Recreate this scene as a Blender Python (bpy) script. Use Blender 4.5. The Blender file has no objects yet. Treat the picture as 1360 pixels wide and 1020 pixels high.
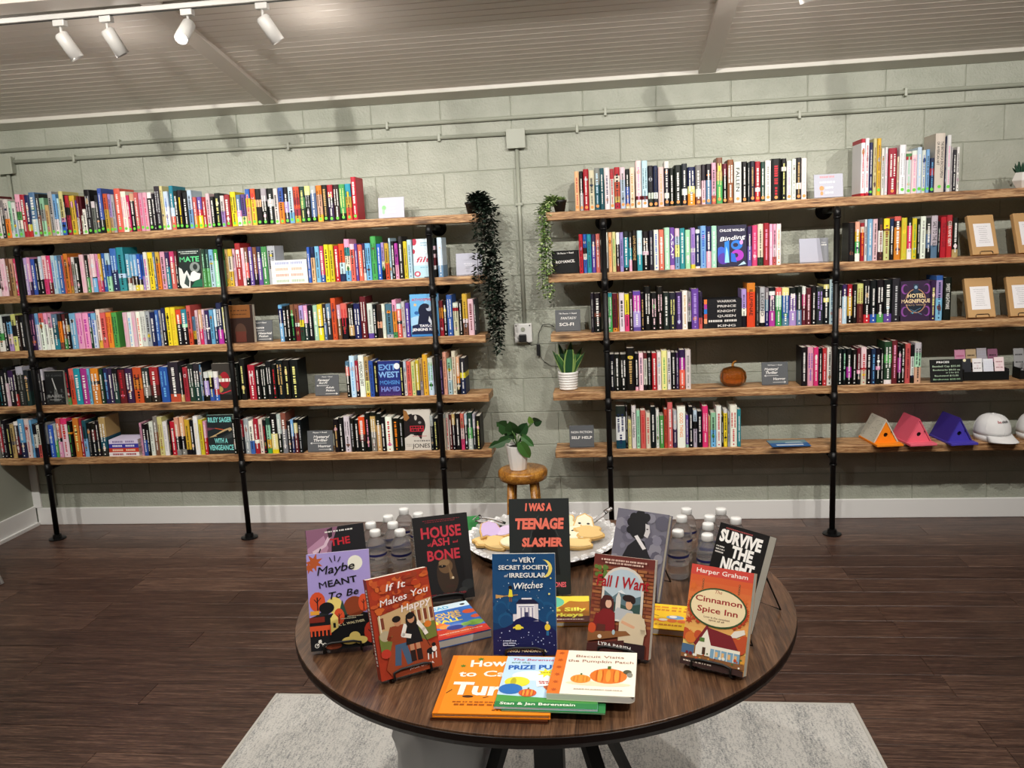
import bpy, math, random
import numpy as np
from mathutils import Vector, Matrix
random.seed(7)
SC = bpy.context.scene
COL = SC.collection
PI = math.pi

# ------------------------------------------------------------------ camera
cam_d = bpy.data.cameras.new('camera')
cam = bpy.data.objects.new('camera', cam_d)
COL.objects.link(cam)
SC.camera = cam
cam_d.sensor_fit = 'HORIZONTAL'
cam_d.sensor_width = 36.0
cam_d.lens = 36.0 * 1111.249 / 1360.0
cam_d.clip_start = 0.05
def cam_rot(y, p, r):
    cy, sy, cp, sp = math.cos(y), math.sin(y), math.cos(p), math.sin(p)
    fwd = Vector((sy*cp, cy*cp, -sp)); right = Vector((cy, -sy, 0)); up = right.cross(fwd)
    cr, sr = math.cos(r), math.sin(r)
    return cr*right + sr*up, -sr*right + cr*up, fwd
_r, _u, _f = cam_rot(-0.121572639, 0.165581030, -0.0480281869)
CAM = Vector((0, -4.909, 1.677))
cam.matrix_world = Matrix(((_r.x, _u.x, -_f.x, CAM.x), (_r.y, _u.y, -_f.y, CAM.y), (_r.z, _u.z, -_f.z, CAM.z), (0, 0, 0, 1)))

# ------------------------------------------------------------------ world, lights, exposure
W = bpy.data.worlds.new('world'); SC.world = W; W.use_nodes = True
W.node_tree.nodes['Background'].inputs[0].default_value = (0.9, 0.93, 1.0, 1)
W.node_tree.nodes['Background'].inputs[1].default_value = 0.15
SC.view_settings.view_transform = 'Standard'
SC.view_settings.look = 'None'
SC.view_settings.gamma = 1.0
SC.view_settings.exposure = 0.0
SC.view_settings.use_curve_mapping = False
SC.cycles.use_denoising = True
SC.cycles.max_bounces = 8
SC.cycles.transparent_max_bounces = 12
SC.cycles.sample_clamp_indirect = 6.0
SC.cycles.caustics_reflective = False
SC.cycles.caustics_refractive = False

def spot(name, loc, target, watts, size=70, blend=0.6, rad=0.03, col=(1.0, 0.95, 0.88)):
    d = bpy.data.lights.new(name, 'SPOT'); d.energy = watts; d.spot_size = math.radians(size)
    d.spot_blend = blend; d.shadow_soft_size = rad; d.color = col
    o = bpy.data.objects.new(name, d); COL.objects.link(o)
    o.location = loc
    o.rotation_euler = (Vector(target) - Vector(loc)).to_track_quat('-Z', 'Y').to_euler()
    return o
# heads of the rear ceiling track (out of the picture, above and in front of the camera), aimed at the shelves
for x, tx, w in [(-3.2, -3.3, 112), (-2.0, -2.3, 125), (-0.9, -1.0, 125), (0.3, 0.0, 130), (1.3, 1.2, 125), (2.4, 2.2, 105)]:
    spot('track_lamp', (x, -2.65, 2.86), (tx, 0.0, 1.5), w, 84, 0.8, 0.014)
# heads of the front ceiling track
for x, tx, ty, tz, w in [(-2.29, -2.1, -0.1, 1.2, 30), (-1.36, -1.1, -0.1, 1.2, 30), (0.77, 0.9, -0.1, 1.2, 34)]:
    spot('track_lamp', (x, -1.315, 2.56), (tx, ty, tz), w, 90, 0.9, 0.014)
spot('track_lamp', (-1.755, -1.38, 2.55), (-1.6, -2.2, 0.2), 45, 120, 0.9, 0.03)
# heads of the same rear track turned down on the display table and the floor, and one track behind the camera
for x, y, tx, ty, tz, w, sz in [(-0.75, -2.7, -0.45, -2.75, 0.75, 55, 80), (0.75, -2.7, 0.1, -2.8, 0.75, 55, 80), (-2.6, -2.7, -2.4, -1.6, 0, 70, 100), (2.1, -2.7, 2.0, -1.7, 0, 70, 100),
                                (-1.3, -4.4, -0.35, -3.0, 0.75, 115, 62), (1.0, -4.4, -0.05, -3.0, 0.75, 135, 62)]:
    spot('track_lamp', (x, y, 2.9), (tx, ty, tz), w, sz, 0.9, 0.03)
# point lights without fixtures, added under the slope to brighten the ceiling
for x, y, w in [(-2.95, -1.6, 3), (-2.2, -1.15, 1.2), (-1.25, -1.15, 2), (0.78, -1.2, 2.4), (2.0, -1.7, 2), (-1.5, -2.7, 4), (1.0, -2.7, 4)]:
    d = bpy.data.lights.new('ceiling_fill_light', 'POINT'); d.energy = w; d.shadow_soft_size = 0.05; d.color = (1.0, 0.93, 0.86)
    o = bpy.data.objects.new('ceiling_fill_light', d); COL.objects.link(o); o.location = (x, y, 2.525 - 0.181*y - 0.22)
# unseen area lights added behind the camera as general fill
for x in (-1.8, 1.8):
    d = bpy.data.lights.new('rear_fill_light', 'AREA'); d.energy = 10; d.shape = 'RECTANGLE'; d.size = 1.2; d.size_y = 1.2; d.color = (1.0, 0.97, 0.93)
    o = bpy.data.objects.new('rear_fill_light', d); COL.objects.link(o); o.location = (x, -6.4, 2.9); o.rotation_euler = (0, 0, 0)

# ------------------------------------------------------------------ colours and materials
HEX = dict(k='0f0f11', K='27292c', g='8b8b88', s='bcbec2', w='efeee9', c='eadfc6', l='e8e58c', y='f4dd1e', Y='e2b02e', o='f58a1f',
           O='ee4f26', x='ea6258', r='c3202f', R='6a1a24', p='f0a0c4', P='e0306f', q='f3cfd8', M='c32ba6', L='b49ae0', v='6a45ae',
           V='3a2352', z='c3dff0', u='6fb4e8', b='2a5fc4', B='1d2858', t='2396a6', T='17505f', m='9fdcb8', G='4aa653', D='234436',
           e='f0b088', a='c8a468', n='84503a', N='36211c', h='54789a')
NAMES = dict(k='black', K='charcoal', g='grey', s='silver grey', w='white', c='cream', l='pale yellow', y='yellow', Y='mustard', o='orange',
             O='vermilion', x='coral', r='red', R='maroon', p='pink', P='hot pink', q='pale pink', M='magenta', L='lavender', v='violet',
             V='dark purple', z='pale blue', u='sky blue', b='blue', B='navy', t='teal', T='dark teal', m='mint', G='green', D='dark green',
             e='peach', a='tan', n='brown', N='dark brown', h='steel blue')
_lc = {}
def lin(h):
    if h in _lc: return _lc[h]
    s = HEX.get(h, h)
    out = []
    for i in (0, 2, 4):
        v = int(s[i:i+2], 16) / 255
        out.append(v/12.92 if v <= 0.04045 else ((v+0.055)/1.055)**2.4)
    _lc[h] = (out[0], out[1], out[2], 1.0)
    return _lc[h]

def new_mat(name):
    m = bpy.data.materials.new(name); m.use_nodes = True
    return m, m.node_tree, m.node_tree.nodes['Principled BSDF']
def node(t, kind, **k):
    n = t.nodes.new(kind)
    for a, b in k.items(): setattr(n, a, b)
    return n
def flat(name, hexc, rough=0.5, metal=0.0, bump=0.0, bscale=200, spec=0.5, **kw):
    m, t, b = new_mat(name)
    b.inputs['Base Color'].default_value = lin(hexc); b.inputs['Roughness'].default_value = rough
    b.inputs['Metallic'].default_value = metal; b.inputs['Specular IOR Level'].default_value = spec
    for k, v in kw.items(): b.inputs[k.replace('_', ' ')].default_value = v
    if bump:
        tc = node(t, 'ShaderNodeTexCoord'); n = node(t, 'ShaderNodeTexNoise'); n.inputs['Scale'].default_value = bscale
        n.inputs['Detail'].default_value = 4
        bp = node(t, 'ShaderNodeBump'); bp.inputs['Strength'].default_value = bump; bp.inputs['Distance'].default_value = 0.004
        t.links.new(tc.outputs['Object'], n.inputs['Vector']); t.links.new(n.outputs['Fac'], bp.inputs['Height'])
        t.links.new(bp.outputs['Normal'], b.inputs['Normal'])
    return m
def attr_mat(name, rough, coat=0.0, spec=0.3):
    m, t, b = new_mat(name)
    a = node(t, 'ShaderNodeAttribute', attribute_name='col')
    t.links.new(a.outputs['Color'], b.inputs['Base Color'])
    b.inputs['Roughness'].default_value = rough; b.inputs['Coat Weight'].default_value = coat; b.inputs['Specular IOR Level'].default_value = spec
    return m
def ramp(t, stops):
    r = node(t, 'ShaderNodeValToRGB'); e = r.color_ramp.elements
    e[0].position, e[0].color = stops[0][0], lin(stops[0][1]); e[1].position, e[1].color = stops[-1][0], lin(stops[-1][1])
    for p, c in stops[1:-1]:
        k = e.new(p); k.color = lin(c)
    return r
def wood(name, stops, stretch, rough=0.5, bump=0.15, scale=1.0, vary=0.0, rot=0.0, knots=False):
    """grain stretched along the axis with the smallest value of stretch"""
    m, t, b = new_mat(name)
    tc = node(t, 'ShaderNodeTexCoord'); mp = node(t, 'ShaderNodeMapping'); mp.inputs['Scale'].default_value = stretch
    mp.inputs['Rotation'].default_value = (0, 0, rot)
    oi = node(t, 'ShaderNodeObjectInfo'); vm = node(t, 'ShaderNodeVectorMath', operation='MULTIPLY_ADD')
    vm.inputs[1].default_value = (1, 1, 1)
    sc_ = node(t, 'ShaderNodeVectorMath', operation='SCALE'); sc_.inputs['Scale'].default_value = 13.0
    cb = node(t, 'ShaderNodeCombineXYZ')
    for i in range(3): t.links.new(oi.outputs['Random'], cb.inputs[i])
    t.links.new(cb.outputs[0], sc_.inputs[0]); t.links.new(tc.outputs['Object'], vm.inputs[0]); t.links.new(sc_.outputs[0], vm.inputs[2])
    t.links.new(vm.outputs[0], mp.inputs['Vector'])
    n1 = node(t, 'ShaderNodeTexNoise'); n1.inputs['Scale'].default_value = 3.0*scale; n1.inputs['Detail'].default_value = 8; n1.inputs['Roughness'].default_value = 0.62; n1.inputs['Distortion'].default_value = 0.6
    n2 = node(t, 'ShaderNodeTexNoise'); n2.inputs['Scale'].default_value = 18.0*scale; n2.inputs['Detail'].default_value = 5
    t.links.new(mp.outputs[0], n1.inputs['Vector']); t.links.new(mp.outputs[0], n2.inputs['Vector'])
    mx = node(t, 'ShaderNodeMath', operation='MULTIPLY_ADD'); mx.inputs[1].default_value = 0.4
    t.links.new(n2.outputs['Fac'], mx.inputs[0])
    ml = node(t, 'ShaderNodeMath', operation='MULTIPLY'); ml.inputs[1].default_value = 0.62
    t.links.new(n1.outputs['Fac'], ml.inputs[0]); t.links.new(ml.outputs[0], mx.inputs[2])
    src = mx.outputs[0]
    if vary:
        ad = node(t, 'ShaderNodeMath', operation='MULTIPLY_ADD'); ad.inputs[1].default_value = vary
        t.links.new(oi.outputs['Random'], ad.inputs[0])
        sb = node(t, 'ShaderNodeMath', operation='SUBTRACT'); sb.inputs[1].default_value = vary/2
        t.links.new(src, sb.inputs[0]); t.links.new(sb.outputs[0], ad.inputs[2]); src = ad.outputs[0]
    rp = ramp(t, stops); t.links.new(src, rp.inputs['Fac'])
    colr = rp.outputs['Color']
    if knots:
        vo = node(t, 'ShaderNodeTexVoronoi'); vo.inputs['Scale'].default_value = 1.0
        mk = node(t, 'ShaderNodeMapping'); mk.inputs['Scale'].default_value = (4.2, 11, 14)
        t.links.new(vm.outputs[0], mk.inputs['Vector']); t.links.new(mk.outputs[0], vo.inputs['Vector'])
        kr = node(t, 'ShaderNodeMapRange'); kr.inputs['From Min'].default_value = 0.08; kr.inputs['From Max'].default_value = 0.30
        kr.inputs['To Min'].default_value = 0.85; kr.inputs['To Max'].default_value = 0.0
        t.links.new(vo.outputs['Distance'], kr.inputs['Value'])
        mm = node(t, 'ShaderNodeMix', data_type='RGBA'); mm.inputs[7].default_value = lin('3a2214')
        t.links.new(kr.outputs[0], mm.inputs[0]); t.links.new(colr, mm.inputs[6]); colr = mm.outputs[2]
    t.links.new(colr, b.inputs['Base Color'])
    b.inputs['Roughness'].default_value = rough
    bp = node(t, 'ShaderNodeBump'); bp.inputs['Strength'].default_value = bump; bp.inputs['Distance'].default_value = 0.003
    t.links.new(mx.outputs[0], bp.inputs['Height']); t.links.new(bp.outputs['Normal'], b.inputs['Normal'])
    return m

def block_paint():
    m, t, b = new_mat('painted_block')
    tc = node(t, 'ShaderNodeTexCoord'); oi = node(t, 'ShaderNodeObjectInfo')
    cb = node(t, 'ShaderNodeCombineXYZ'); t.links.new(oi.outputs['Random'], cb.inputs[0]); t.links.new(oi.outputs['Random'], cb.inputs[2])
    vm = node(t, 'ShaderNodeVectorMath', operation='MULTIPLY_ADD'); vm.inputs[1].default_value = (1, 1, 1)
    t.links.new(tc.outputs['Object'], vm.inputs[0]); t.links.new(cb.outputs[0], vm.inputs[2])
    n = node(t, 'ShaderNodeTexNoise'); n.inputs['Scale'].default_value = 95; n.inputs['Detail'].default_value = 6
    n2 = node(t, 'ShaderNodeTexNoise'); n2.inputs['Scale'].default_value = 7
    t.links.new(vm.outputs[0], n.inputs['Vector']); t.links.new(vm.outputs[0], n2.inputs['Vector'])
    rp = ramp(t, [(0.3, 'a2a698'), (0.7, 'b0b3a6')]); t.links.new(n2.outputs['Fac'], rp.inputs['Fac'])
    t.links.new(rp.outputs['Color'], b.inputs['Base Color']); b.inputs['Roughness'].default_value = 0.42
    bp = node(t, 'ShaderNodeBump'); bp.inputs['Strength'].default_value = 0.8; bp.inputs['Distance'].default_value = 0.006
    t.links.new(n.outputs['Fac'], bp.inputs['Height']); t.links.new(bp.outputs['Normal'], b.inputs['Normal'])
    return m

def rug_mat():
    m, t, b = new_mat('rug_weave')
    tc = node(t, 'ShaderNodeTexCoord'); mp = node(t, 'ShaderNodeMapping'); mp.inputs['Scale'].default_value = (120, 26, 1)
    n = node(t, 'ShaderNodeTexNoise'); n.inputs['Scale'].default_value = 1.0; n.inputs['Detail'].default_value = 6; n.inputs['Roughness'].default_value = 0.75
    n3 = node(t, 'ShaderNodeTexNoise'); n3.inputs['Scale'].default_value = 170; n3.inputs['Detail'].default_value = 2
    mp2 = node(t, 'ShaderNodeMapping'); mp2.inputs['Scale'].default_value = (14, 1.2, 1)
    n2 = node(t, 'ShaderNodeTexNoise'); n2.inputs['Scale'].default_value = 1.0; n2.inputs['Detail'].default_value = 3
    t.links.new(tc.outputs['Object'], mp.inputs['Vector']); t.links.new(tc.outputs['Object'], mp2.inputs['Vector'])
    t.links.new(tc.outputs['Object'], n3.inputs['Vector'])
    t.links.new(mp.outputs[0], n.inputs['Vector']); t.links.new(mp2.outputs[0], n2.inputs['Vector'])
    a = node(t, 'ShaderNodeMath', operation='MULTIPLY_ADD'); a.inputs[1].default_value = 0.22
    ml = node(t, 'ShaderNodeMath', operation='MULTIPLY'); ml.inputs[1].default_value = 0.53
    t.links.new(n2.outputs['Fac'], a.inputs[0]); t.links.new(n.outputs['Fac'], ml.inputs[0]); t.links.new(ml.outputs[0], a.inputs[2])
    a2 = node(t, 'ShaderNodeMath', operation='MULTIPLY_ADD'); a2.inputs[1].default_value = 0.3
    t.links.new(n3.outputs['Fac'], a2.inputs[0]); t.links.new(a.outputs[0], a2.inputs[2])
    rp = ramp(t, [(0.40, '85888a'), (0.475, 'b6b6b4'), (0.56, 'dddbd6')]); t.links.new(a2.outputs[0], rp.inputs['Fac'])
    t.links.new(rp.outputs['Color'], b.inputs['Base Color']); b.inputs['Roughness'].default_value = 0.95; b.inputs['Specular IOR Level'].default_value = 0.1
    bp = node(t, 'ShaderNodeBump'); bp.inputs['Strength'].default_value = 0.5; bp.inputs['Distance'].default_value = 0.003
    t.links.new(n3.outputs['Fac'], bp.inputs['Height']); t.links.new(bp.outputs['Normal'], b.inputs['Normal'])
    return m

M = dict(
    block=block_paint(),
    mortar=flat('painted_mortar', '9fa395', 0.6, bump=0.2),
    wall=flat('painted_wall', 'a9ad9f', 0.6, bump=0.05, bscale=60),
    trim=flat('white_trim_paint', 'f0f0ee', 0.4),
    ceiling=flat('ceiling_paint', 'dcd4cb', 0.35),
    batten=flat('batten_paint', 'd6cec5', 0.4),
    edge=flat('perimeter_trim_paint', 'cfccc2', 0.4),
    conduit=flat('painted_conduit', 'a6aa9c', 0.4),
    iron=flat('black_iron', '0d0d0e', 0.42, 0.3, spec=0.4),
    shelf=wood('stained_pine', [(0.38, '4c2e1a'), (0.45, '835a38'), (0.52, 'ab8157'), (0.62, 'd6b083')], (0.7, 6, 14), 0.5, 0.3, 2.4, knots=True),
    floor=wood('dark_vinyl_plank', [(0.38, '271914'), (0.46, '422d26'), (0.54, '5d453a'), (0.64, '8a6c5b')], (1.2, 34, 6), 0.36, 0.12, 1.5, vary=0.06),
    table=wood('walnut_top', [(0.36, '35241a'), (0.46, '4c3424'), (0.54, '5f432e'), (0.64, '765740')], (14, 0.7, 4), 0.3, 0.05, 1.5, rot=-0.16),
    stool=wood('honey_acacia', [(0.34, '5d3613'), (0.48, '9a6424'), (0.6, 'bd8638'), (0.7, 'd3a257')], (5, 1, 5), 0.3, 0.05, 2.0),
    black=flat('black_matte', '121213', 0.5),
    table_edge=flat('table_edge_band', '1b1210', 0.35),
    plastic_black=flat('black_plastic', '1a1a1b', 0.45),
    rug=rug_mat(), rug_edge=flat('rug_binding', 'cfcdc6', 0.9),
    print_=attr_mat('printed_paper', 0.45, 0.0), matte=attr_mat('coloured_matte', 0.7),
    page=flat('book_pages', 'ddd8ca', 0.8, bump=0.3, bscale=500),
    white=flat('white_plastic', 'e6e6e4', 0.35),
    lamp=flat('white_lamp_metal', 'c2c0bc', 0.4),
    slate=flat('grey_chalkboard', '56595d', 0.45, bump=0.05), slate_black=flat('black_chalkboard', '121313', 0.6, spec=0.2),
    acrylic=flat('frosted_card', 'b0b2c2', 0.4),
    kraft=flat('kraft_paper', 'c39a66', 0.7, bump=0.1, bscale=80),
    ceramic=flat('white_ceramic', 'e8e6e2', 0.3), soil=flat('potting_soil', '20160f', 0.95, bump=0.6, bscale=120),
    leaf=attr_mat('leaf', 0.38), cloth=flat('white_cotton', 'e4e4e4', 0.9, bump=0.2, bscale=600),
    foil=flat('crinkled_foil', 'ececed', 0.30, 0.55, bump=0.9, bscale=160),
    cookie=attr_mat('iced_cookie', 0.6), paint=attr_mat('painted_wood', 0.5),
    cable=flat('black_cable', '101010', 0.5),
)
def glass(name, colr, rough, ior, trans=1.0, alpha=1.0):
    m, t, b = new_mat(name)
    b.inputs['Base Color'].default_value = colr; b.inputs['Roughness'].default_value = rough; b.inputs['IOR'].default_value = ior
    b.inputs['Transmission Weight'].default_value = trans; b.inputs['Alpha'].default_value = alpha
    return m
M['pet'] = glass('clear_bottle_plastic', (0.97, 0.98, 1.0, 1), 0.02, 1.25, 0.9, 0.55)
M['amber'] = glass('amber_glass', (1.0, 0.40, 0.08, 1), 0.02, 1.35, 0.92)
M['amber'].node_tree.nodes['Principled BSDF'].inputs['Coat Weight'].default_value = 1.0
M['acrylic_clear'] = glass('clear_acrylic', (1, 1, 1, 1), 0.03, 1.3)
M['bag'] = glass('translucent_liner', (0.86, 0.87, 0.88, 1), 0.4, 1.1, 0.25, 0.85)
def emissive(name, c, s):
    m, t, b = new_mat(name); b.inputs['Emission Color'].default_value = c; b.inputs['Emission Strength'].default_value = s
    return m
M['bulb'] = emissive('lit_lamp_face', (1.0, 0.93, 0.85, 1), 45.0)

# ------------------------------------------------------------------ mesh helper
I4 = Matrix.Identity(4)
class MB:
    def __init__(s): s.v = []; s.f = []; s.c = []; s.k = 0
    def add(s, vs, fs, col=None, mx=None):
        n = len(s.v)
        s.v += [tuple(mx @ Vector(p)) for p in vs] if mx is not None else [tuple(p) for p in vs]
        s.f += [tuple(i+n for i in f) for f in fs]; s.c += [col]*len(fs)
        return s
    def box(s, x0, x1, y0, y1, z0, z1, col=None, mx=None):
        return s.add([(x0,y0,z0),(x1,y0,z0),(x1,y1,z0),(x0,y1,z0),(x0,y0,z1),(x1,y0,z1),(x1,y1,z1),(x0,y1,z1)],
              [(3,2,1,0),(4,5,6,7),(0,1,5,4),(1,2,6,5),(2,3,7,6),(3,0,4,7)], col, mx)
    def poly(s, pts, col=None, mx=None): return s.add(pts, [tuple(range(len(pts)))], col, mx)
    def prism(s, pts, y0, y1, col=None, mx=None):
        """outline in x,z extruded along y"""
        n = len(pts)
        vs = [(p[0], y0, p[1]) for p in pts] + [(p[0], y1, p[1]) for p in pts]
        fs = [tuple(range(n)), tuple(range(2*n-1, n-1, -1))] + [(i, i+n, (i+1) % n + n, (i+1) % n) for i in range(n)]
        return s.add(vs, fs, col, mx)
    def tube(s, pts, r, n=8, col=None, mx=None, caps=True):
        pts = [Vector(p) for p in pts]; rs = r if isinstance(r, (list, tuple)) else [r]*len(pts)
        vs = []; prev = None
        for i, p in enumerate(pts):
            d = (pts[min(i+1, len(pts)-1)] - pts[max(i-1, 0)]).normalized()
            if prev is None:
                a = Vector((0, 0, 1)) if abs(d.z) < 0.9 else Vector((1, 0, 0)); prev = d.cross(a).normalized()
            prev = (prev - d*prev.dot(d)).normalized(); q = d.cross(prev)
            for j in range(n):
                t = 2*PI*j/n; vs.append(p + (prev*math.cos(t) + q*math.sin(t))*rs[i])
        fs = [(i*n+j, i*n+(j+1) % n, (i+1)*n+(j+1) % n, (i+1)*n+j) for i in range(len(pts)-1) for j in range(n)]
        if caps: fs += [tuple(range(n-1, -1, -1)), tuple((len(pts)-1)*n+j for j in range(n))]
        return s.add(vs, fs, col, mx)
    def lathe(s, prof, n=24, col=None, mx=None, fn=None, fz=None):
        vs = []
        for i, (r, z) in enumerate(prof):
            for j in range(n):
                t = 2*PI*j/n; rr = r*(fn(t, i) if fn else 1)
                vs.append((rr*math.cos(t), rr*math.sin(t), z + (fz(t, i) if fz else 0)))
        fs = [(i*n+j, i*n+(j+1) % n, (i+1)*n+(j+1) % n, (i+1)*n+j) for i in range(len(prof)-1) for j in range(n)]
        if prof[0][0] > 1e-4: fs.append(tuple(range(n-1, -1, -1)))
        if prof[-1][0] > 1e-4: fs.append(tuple((len(prof)-1)*n+j for j in range(n)))
        return s.add(vs, fs, col, mx)
    def disc(s, c, r, n, col, flip=False):
        """disc facing -y at c (x,y,z)"""
        pts = [(c[0]+r*math.cos(2*PI*i/n), c[1], c[2]+r*math.sin(2*PI*i/n)) for i in range(n)]
        return s.poly(pts, col)
    def build(s, name, mat, parent=None, smooth=False, loc=None, rot=None):
        me = bpy.data.meshes.new(name); me.from_pydata(s.v, [], s.f)
        if any(c is not None for c in s.c):
            at = me.color_attributes.new('col', 'FLOAT_COLOR', 'CORNER')
            arr = np.repeat(np.array([lin(c or 'w') for c in s.c], dtype=np.float32), [len(f) for f in s.f], axis=0)
            at.data.foreach_set('color', arr.ravel())
        if smooth: me.polygons.foreach_set('use_smooth', [True]*len(s.f))
        me.materials.append(M[mat] if isinstance(mat, str) else mat)
        me.update()
        o = bpy.data.objects.new(name, me); COL.objects.link(o)
        if parent is not None: o.parent = parent
        if loc is not None: o.location = loc
        if rot is not None: o.rotation_euler = rot
        return o
def soften(o, w=0.003, seg=2):
    b = o.modifiers.new('bevel', 'BEVEL'); b.width = w; b.segments = seg; b.limit_method = 'ANGLE'
    return o
def tag(o, label=None, cat=None, group=None, kind=None):
    if label: o['label'] = label
    if cat: o['category'] = cat
    if group: o['group'] = group
    if kind: o['kind'] = kind
    return o
def thing(name, label, cat, loc=(0, 0, 0), rz=0.0, group=None, mx=None):
    o = bpy.data.objects.new(name, None); o.empty_display_size = 0.05; COL.objects.link(o)
    if mx is not None: o.matrix_world = mx
    else: o.location = loc; o.rotation_euler = (0, 0, rz)
    return tag(o, label, cat, group)
def struct(name, mb, mat, parent=None, **k):
    o = mb.build(name, mat, parent, **k)
    if parent is None: o['kind'] = 'structure'
    return o

# ------------------------------------------------------------------ lettering
_tc = bpy.data.curves.new('glyph', 'FONT'); _to = bpy.data.objects.new('glyph', _tc); COL.objects.link(_to)
_tc.resolution_u = 2; _tc.fill_mode = 'FRONT'
_gc = {}
CHARS = "ABCDEFGHIJKLMNOPQRSTUVWXYZabcdefghijklmnopqrstuvwxyz0123456789.+-/$&'"
def _rows_of(lines, bold, shear):
    """each line of text as its own (verts, faces), read off one text laid out far apart"""
    _tc.body = '\n'.join(lines); _tc.offset = bold; _tc.shear = shear; _tc.space_line = 4.0
    bpy.context.view_layer.update()
    me = bpy.data.meshes.new_from_object(_to.evaluated_get(bpy.context.evaluated_depsgraph_get()))
    v = np.empty(len(me.vertices)*3); me.vertices.foreach_get('co', v); v = v.reshape(-1, 3)[:, :2]
    row = np.clip(np.round(-(v[:, 1]-.35)/4.0), 0, len(lines)-1).astype(int)
    out = [([], [], {}) for _ in lines]
    for i_, r_ in enumerate(row): out[r_][2][i_] = len(out[r_][0]); out[r_][0].append((v[i_, 0], v[i_, 1]+4.0*r_))
    for p in me.polygons:
        vs = list(p.vertices); o = out[row[vs[0]]]
        if all(q in o[2] for q in vs): o[1].append(tuple(o[2][q] for q in vs))
    bpy.data.meshes.remove(me)
    return out
def glyph(ch, bold=0.0, shear=0.0):
    bold = round(bold*0.55/0.01)*0.01; shear = min(shear, 0.25)
    if ch == 'M': bold = 0.0
    k = (ch, bold, shear)
    if k not in _gc:
        plain = _rows_of(list(CHARS), bold, shear); bars = _rows_of([q + '|' for q in CHARS] + ['|', ' |'], bold, 0.0)
        bx = max(p[0] for p in bars[-2][0])
        for q, g_, w_ in zip(CHARS, plain, bars): _gc[(q, bold, shear)] = (g_[0], g_[1], max(p[0] for p in w_[0]) - bx)
        _gc[(' ', bold, shear)] = ([], [], 0.30)
    return _gc.get(k) or _gc[(' ', bold, shear)]
def lettering(s, bold=0.0, shear=0.0, track=1.0):
    V = []; F = []; x = 0; n = 0
    for ch in s:
        v, f, adv = glyph(ch, bold, shear)
        if v:
            V += [(a + x, b) for a, b in v]; F += [tuple(i+n for i in q) for q in f]; n += len(v)
        x += adv*track
    return V, F, x
def put_text(mb, s, x, z, size, col, y=-0.0004, bold=0.02, shear=0.0, align='c', rot=0.0, width=None, sx=1.0, fn=None, track=1.0):
    """lettering on the plane y, x to the right, z up; size is the cap height; width fits it in; fn maps (x, z) to a point"""
    V, F, w = lettering(s, bold, shear, track)
    k = size/0.7; kx = k*sx
    if width: kx = width/w
    ox = {'c': -w/2, 'l': 0, 'r': -w}[align]
    cr, sr = math.cos(rot), math.sin(rot)
    out = []
    for a, b in V:
        a = (a+ox)*kx; b = b*k
        px, pz = x + a*cr - b*sr, z + a*sr + b*cr
        out.append(fn(px, pz) if fn else (px, y, pz))
    mb.add(out, F, col)

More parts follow.
